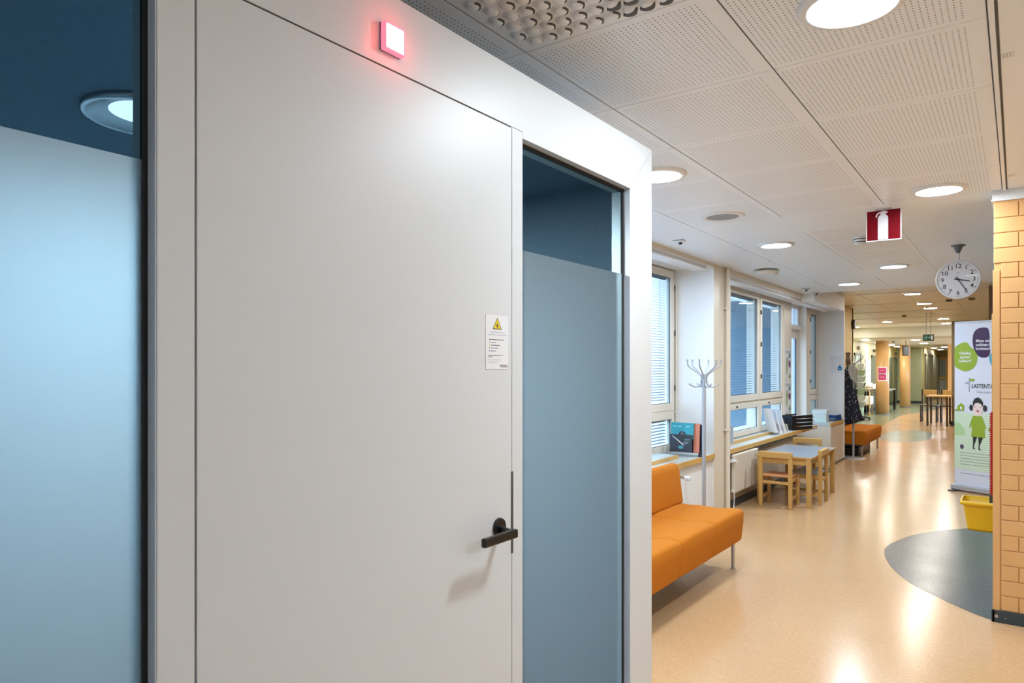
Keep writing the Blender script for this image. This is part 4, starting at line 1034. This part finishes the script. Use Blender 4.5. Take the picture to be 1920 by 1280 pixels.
p.flat([(.164, 1.171), (.176, 1.171), (.176, 1.338), (.164, 1.338)], .005, 9); p.flat([(.178, 1.325), (.22, 1.329), (.235, 1.314), (.22, 1.298), (.178, 1.297)], .005, 2); p.flat([(.124, 1.266), (.16, 1.266), (.16, 1.288), (.124, 1.287)], .005, 9)
p.text('LASTENTALO', .068, .196, 1.240, .005, 4, bold=.0010, sx=.74)
p.text('Tietoa lasten sairauksista', .037, .25, 1.175, .005, 9, sx=.8)
# girl
p.flat([(.214, 1.003), (.226, 1.041), (.268, 1.061), (.309, 1.044), (.324, 1.002), (.321, .953), (.303, .915), (.309, .891), (.22, .891), (.226, .917), (.214, .959)], .006, 5)
p.disc(.193, .989, .022, .036, .0058, 4); p.disc(.347, .988, .022, .037, .0058, 4)
p.flat([(.214, 1.0), (.211, 1.059), (.232, 1.097), (.268, 1.112), (.303, 1.093), (.324, 1.057), (.327, 1.0), (.303, 1.035), (.268, 1.05), (.238, 1.041)], .0066, 4)
p.disc(.236, 1.0, .004, .006, .0068, 4, 12); p.disc(.300, .998, .004, .006, .0068, 4, 12)
p.flat([(.247, .967), (.268, .956), (.286, .966), (.28, .947), (.265, .940), (.253, .95)], .0068, 10)
p.flat([(.214, .897), (.312, .897), (.327, .855), (.359, .766), (.344, .746), (.341, .734), (.35, .649), (.193, .653), (.202, .735), (.196, .797), (.184, .752), (.169, .757), (.19, .833)], .0064, 2)
p.flat([(.211, .655), (.262, .653), (.232, .57), (.223, .532), (.241, .506), (.211, .512), (.214, .58)], .006, 4)
p.flat([(.271, .651), (.327, .65), (.292, .563), (.286, .526), (.309, .5), (.274, .506), (.277, .574)], .006, 4)
p.flat([(.373, .748), (.391, .765), (.408, .763), (.425, .748), (.408, .733), (.391, .725)], .0063, 2)
p.disc(.087, .524, .021, .027, .0055, 3, 20); p.text('i', .035, .087, .524, .006, 6, 'CENTER')
for k in range(5): scribble(p, .066, .50 - .03 * (k % 3), .452 - k * .034, .009, .0055, 9)
scribble(p, .066, .50, .21, .008, .0055, 9)
# white bottom part
po_ = p.build('banner_sheet', mm, rb, recalc=False)

# ================================================================== YELLOW BIN, RED RAIL, WOOD PANEL
wp = MB().box(-.134, .3, 5.39, 5.43, 1.172, 1.80)
tag(wp.build('wooden_panel', M_BIRCH, bevel=.004), 'narrow edge of a wooden wall panel just left of the brick corner', 'panel')
rg = MB().box(-.138, .3, 5.395, 5.43, .60, 1.17)
for k in range(38): rg.prism([(-.138, .612 + k * .0145), (-.146, .6155 + k * .0145), (-.146, .6215 + k * .0145), (-.138, .625 + k * .0145)], 5.40, 5.425, ax='y')
tag(rg.build('peg_rail', mat('red_plastic', (.42, .012, .008), .4)), 'red toothed hanging rail above the yellow bin', 'rail')
yb = thing('storage_bin', 'yellow plastic bin hanging from the red rail beside the brick wall', 'bin', (-.10, 5.25, .44))
my = mat('yellow_plastic', (.78, .50, .008), .32)
def tray(bx0, bx1, by0, by1, tx0, tx1, ty0, ty1, z0, z1, th, rim):
    m = MB()
    def ring(x0, x1, y0, y1, z, r=.02):
        pts = []
        for cx, cy_, a0 in ((x1 - r, y1 - r, 0), (x0 + r, y1 - r, PI / 2), (x0 + r, y0 + r, PI), (x1 - r, y0 + r, 3 * PI / 2)):
            for i in range(6): pts.append((cx + r * math.cos(a0 + i * PI / 10), cy_ + r * math.sin(a0 + i * PI / 10), z))
        return m.vs(pts)
    zs = [(bx0 + .012, bx1 - .012, by0 + .012, by1 - .012, z0), (bx0, bx1, by0, by1, z0 + .015), (tx0, tx1, ty0, ty1, z1 - .022), (tx0 - rim, tx1 + rim, ty0 - rim, ty1 + rim, z1 - .022), (tx0 - rim, tx1 + rim, ty0 - rim, ty1 + rim, z1), (tx0 + .002, tx1 - .002, ty0 + .002, ty1 - .002, z1), (bx0 + th, bx1 - th, by0 + th, by1 - th, z0 + th)]
    ks = [ring(*q) for q in zs]; n = 24
    for a, b in zip(ks[:-1], ks[1:]):
        for i in range(n):
            j = (i + 1) % n; m.face((a + i, a + j, b + j, b + i))
    m.face([ks[0] + i for i in range(n)][::-1]); m.face([ks[-1] + i for i in range(n)])
    return m
tray(-.155, .13, -.09, .115, -.175, .15, -.105, .125, 0, .185, .004, .016).build('bin_body', my, yb, smooth='auto')
MB().box(-.045, -.015, .105, .145, .15, .20).build('bracket', M_DKMET, yb)
bpy.data.objects['bin_body'].name = 'bin_tub'

# ================================================================== FAR CORRIDOR
def column(lab, x, y, r, z=2.30, base=True):
    t = thing('column', lab, 'column', (x, y, 0), group='wood veneered round columns')
    MB().cyl((0, 0, .03), (0, 0, z), r, n=48).build('shaft', M_COLW, t, smooth='auto')
    MB().cyl((0, 0, 0), (0, 0, .045), r * 1.02, n=48).build('base_ring', M_SKIRT, t)
    return t
column('near round wood veneered column carrying two pink signs', -3.44, 24.5, .19)
column('farther round wood veneered column with a hanging screen before it', -3.36, 29.3, .175)
tag(MB().box(-2.02, -1.72, 29.3, 29.6, 0, 2.30).build('column', M_COLW), 'square wooden pillar beside the wooden doorway at the corridor end', 'column')
# pink signs (curved plates on the column)
for i, (z0, z1, lab) in enumerate([(1.29, 1.46, 'upper pink sign on the near veneer column'), (1.08, 1.26, 'lower pink sign on the near veneer column')]):
    s_ = MB(); n = 10
    for (a0, a1, zz0, zz1, rr_, m_) in ((-.72, .72, z0 - .03, z1 + .03, .193, 0), (-.60, .60, z0, z1, .195, 1), (-.35, .3, (z0 + z1) / 2 - .008, (z0 + z1) / 2 + .008, .197, 2)):
        a_c = math.atan2(-24.5, 3.44) ; k0 = len(s_.v)
        s_.vs([(-3.44 + rr_ * math.cos(a_c + a0 + (a1 - a0) * j / n), 24.5 + rr_ * math.sin(a_c + a0 + (a1 - a0) * j / n), z) for z in (zz0, zz1) for j in range(n + 1)])
        for j in range(n): s_.face((k0 + j, k0 + j + 1, k0 + n + 2 + j, k0 + n + 1 + j), m_)
    tag(s_.build('column_sign', [M_WHITE, mat('pink_print', (.50, .03, .12), .5), mat('pink_light', (.75, .4, .5), .5)], recalc=False), lab, 'sign', 'pink signs on the near column')
tag(MB().box(-2.83, -2.66, 24.0, 24.12, 1.83, 2.12, 0).box(-2.80, -2.67, 23.992, 24.0, 1.85, 2.10, 1).cyl((-2.74, 24.06, 2.12), (-2.74, 24.06, 2.30), .012, m=0, n=8).build('hanging_screen', [M_BLACKP, mat('screen_grey', (.14, .15, .17), .3)]), 'dark screen hanging from the corridor ceiling before the farther column', 'screen')
# doors in the far left wall
M_DOORG = mat('green_door', (.15, .17, .11), .4); M_DOORP = mat('pale_green_door', (.42, .50, .40), .4)
def fdoor(n, y0, y1, z1, m, fm=M_DOORG):
    t = bpy.data.objects.new('door_%d' % n, None); COL.objects.link(t); t['kind'] = 'structure'; t.location = (-4.08, (y0 + y1) / 2, 0); hw = (y1 - y0) / 2
    MB().box(-.02, .03, -hw, -hw + .1, 0, z1).box(-.02, .03, hw - .1, hw, 0, z1).box(-.02, .03, -hw, hw, z1 - .08, z1).build('door_frame', fm, t)
    MB().box(-.01, .015, -hw + .1, hw - .1, 0.01, z1 - .08).build('door_leaf', m, t)
    MB().cyl((.015, hw - .2, 1.0), (.06, hw - .2, 1.0), .012, n=8).box(.05, .07, hw - .32, hw - .18, .99, 1.01).build('door_handle', M_STEEL, t)
fdoor(2, 23.45, 24.6, 1.93, M_DOORP); fdoor(3, 26.6, 27.6, 1.90, M_DOORG); fdoor(4, 30.3, 31.5, 1.88, M_DOORG); fdoor(5, 32.0, 32.86, 1.88, M_DOORG)
for i, (y, z, lab) in enumerate([(24.0, 2.03, 'tiny dark number sign above the first green door'), (27.0, 2.0, 'tiny dark number sign above the second green door'), (32.3, 1.99, 'tiny dark number sign above the far green door')]):
    tag(MB().box(-4.08, -4.0, y - .008, y + .008, z, z + .11).build('door_sign', M_SKIRT), lab, 'sign', 'projecting door signs')
wb = MB().box(-4.075, -4.05, 25.35, 26.4, .95, 1.75, 0)
tag(wb.build('notice_board', mat('board_white', (.66, .68, .68), .5, var=.1, vscale=12)), 'white notice board on the yellow wall between the green doors', 'board')
# long dark-legged desk
dk_ = thing('side_table', 'dark legged side table along the yellow wall behind the near column', 'table', (-3.75, 26.3, 0))
MB().box(-.30, .28, -1.3, 1.45, .69, .73).build('tabletop', mat('desk_top', (.30, .28, .24), .4), dk_)
for x in (-.26, .24):
    for y in (-1.25, -.7, 1.4): MB().box(x - .035, x + .035, y - .035, y + .035, 0, .69).build('leg', M_BLACKP, dk_)
MB().box(-.26, .24, -1.26, -1.24, .3, .33).build('stretcher', M_STEEL, dk_)
cr = MB(); random.seed(4)
for j in range(7):
    for i in range(17):
        u_, v_ = i / 16, j / 6; cr.vs([(-.18 + .36 * v_, -.55 + 1.1 * u_, .02 + .17 * math.sin(PI * u_) ** .6 * math.sin(PI * v_) + random.uniform(0, .03))])
for j in range(6):
    for i in range(16): cr.face((j * 17 + i, j * 17 + i + 1, (j + 1) * 17 + i + 1, (j + 1) * 17 + i))
o_ = cr.build('white_cloth', M_PAPER, loc=(-3.8, 25.6, .725), smooth=True, recalc=False); o_.modifiers.new('sol', 'SOLIDIFY').thickness = .01
tag(o_, 'crumpled white cloth lying on the dark side table', 'cloth')
# plant pot-like green bin and rotating leaflet rack
rk = thing('leaflet_rack', 'tall rotating leaflet rack on a black star base beside the far sofa', 'rack', (-3.62, 21.7, 0))
for k in range(5):
    a = k * 2 * PI / 5 + .3; MB().tube([(0, 0, .10), (.12 * math.cos(a), .12 * math.sin(a), .07), (.26 * math.cos(a), .26 * math.sin(a), .05)], .022, n=8).cyl((.26 * math.cos(a), .26 * math.sin(a), 0), (.26 * math.cos(a), .26 * math.sin(a), .05), .025, n=10).build('foot', M_BLACKP, rk)
MB().cyl((0, 0, .08), (0, 0, 1.55), .018, n=12).build('pole', M_STEEL, rk)
cols_ = [(.32, .42, .25), (.05, .06, .06), (.62, .64, .58), (.20, .30, .16), (.45, .48, .45), (.10, .12, .10)]
random.seed(9)
for k in range(7):
    z = .34 + k * .18
    for a in (0, PI / 2, PI, 3 * PI / 2):
        m_ = MB(); m_.x = Matrix.Translation((0, 0, z)) @ Matrix.Rotation(a + .4, 4, 'Z') @ Matrix.Translation((0, -.08, 0)) @ Matrix.Rotation(.35, 4, 'X')
        m_.box(-.08, .08, -.01, .0, 0, .17); m_.build('leaflet_pocket', mat('leaf_%d' % random.randrange(6), cols_[random.randrange(6)], .5), rk)
gb = thing('waste_bin', 'pale green waste bin beside the leaflet rack', 'bin', (-3.92, 23.2, 0))
MB().cyl((0, 0, 0), (0, 0, .40), .15, .18, n=28).build('bin_body', mat('bin_green', (.30, .42, .24), .4), gb)
MB().lathe([(.18, .39), (.19, .40), (.18, .415), (.165, .41)], n=28).build('rim', mat('bin_green', (.30, .42, .24)), gb)
wc = thing('trolley', 'small trolley with white cloth sheets in front of the yellow wall', 'trolley', (-3.85, 24.05, 0))
for x in (-.15, .15):
    for y in (-.25, .25): MB().cyl((x, y, .06), (x, y, .85), .012, n=8).cyl((x, y - .01, .03), (x, y + .01, .03), .03, n=12).build('post', M_BIRCH, wc)
MB().box(-.17, .17, -.28, .28, .30, .32).box(-.17, .17, -.28, .28, .84, .86).build('shelf', M_BIRCH, wc)
MB().box(-.15, .18, -.29, .27, .86, 1.0).build('upper_cloths', M_PAPER, wc, .03); MB().box(-.12, .20, -.24, .24, .32, .58).build('lower_cloths', M_PAPER, wc, .03)
# glazed partition on the left beyond the grey-green wall
gp = MB().box(-3.119, -3.09, 33.3, 39.6, 0, 2.02, 0)
for k in range(9): gp.box(-3.10, -3.07, 33.3 + k * .75, 33.36 + k * .75, 0, 2.05, 1)
gp.box(-3.10, -3.07, 33.3, 39.6, 1.98, 2.06, 1)
struct('wall_left', gp, [mat('glazed_grey', (.33, .36, .30), .15), mat('glazed_mullion', (.16, .15, .10), .4)])
# wooden doorway portal at the end of the corridor
d6 = bpy.data.objects.new('door_6', None); COL.objects.link(d6); d6['kind'] = 'structure'
MB().box(-3.38, -3.16, 40.2, 40.4, 0, 2.36).box(-2.86, -2.76, 40.2, 40.4, 0, 2.3).box(-3.16, -2.86, 40.2, 40.4, 1.85, 2.02).box(-3.16, -2.86, 40.2, 40.4, .92, 1.02).box(-3.16, -2.86, 40.2, 40.4, 0, .25).build('door_frame', wood('orange_wood', (.80, .47, .10), (.86, .54, .14)), d6)
MB().box(-3.16, -2.86, 40.3, 40.33, .25, 1.85).build('pane', mat('far_glass', (.62, .72, .72), .2), d6)
MB().box(-3.13, -3.10, 40.28, 40.3, 1.02, 1.85).box(-3.04, -3.0, 40.28, 40.3, 1.02, 1.85).box(-2.95, -2.92, 40.28, 40.3, 1.02, 1.85).build('mullion', mat('far_dark', (.10, .14, .16), .3), d6)
struct('wall_back', MB().box(-2.76, -1.9, 40.2, 40.4, 0, 2.36).box(-3.38, -2.7, 40.3, 40.4, 2.02, 2.36), M_LYEL)
# cafe table with chairs by the olive wall
cf = thing('cafe_table', 'pale wooden cafe table with dark legs by the far right wall end', 'table', (-1.62, 20.85, 0))
MB().box(-.26, .30, -.55, .45, .725, .755).build('tabletop', M_BIRCH, cf, .004)
for x in (-.22, .2):
    for y in (-.5, .4): MB().box(x - .022, x + .022, y - .022, y + .022, 0, .725).build('leg', mat('dark_wood', (.06, .035, .02), .5), cf)
def fchair(lab, loc, rz):
    t = thing('cafe_chair', lab, 'chair', loc, rz, 'dark cafe chairs at the far table'); dw = MATS['dark_wood']
    MB().box(-.2, .2, -.2, .2, .43, .46).build('seat', dw, t, .01)
    MB().box(-.2, .2, -.22, -.20, .72, .86).build('backrest', M_BIRCH, t, .01)
    for x in (-.18, .18):
        MB().box(x - .018, x + .018, -.225, -.19, 0, .88).build('back_leg', dw, t); MB().box(x - .018, x + .018, .165, .2, 0, .43).build('front_leg', dw, t)
        MB().prism([(-.2, .12), (-.17, .12), (.2, .36), (.17, .36)], x - .012, x + .012, ax='x').build('brace', dw, t)
    return t
fchair('dark cafe chair behind the far table beside the olive wall end', (-1.47, 21.72, 0), PI)
fchair('dark cafe chair behind the far table, seen over its left half', (-1.93, 21.8, 0), PI)
# wall bell on the yellow wall corner
tag(MB().cyl((-2.6, 14.78, 2.30), (-2.54, 14.78, 2.30), .09, n=28).build('wall_bell', M_BLACKP), 'black round bell on the yellow wall near the ceiling', 'bell')

# daylight through the windows (sky portals outside the panes)
daylight('sky_window_front', (-3.05, 4.7, 1.55), 3.8, 1.7, 26)
daylight('sky_added_window', (-3.0, -2.28, 1.55), 2.6, 1.7, 26)
daylight('sky_window_long', (-3.0, 8.5, 1.55), 2.7, 1.6, 42)
daylight('sky_window_end', (-3.0, 11.75, 1.6), .7, 1.5, 8)
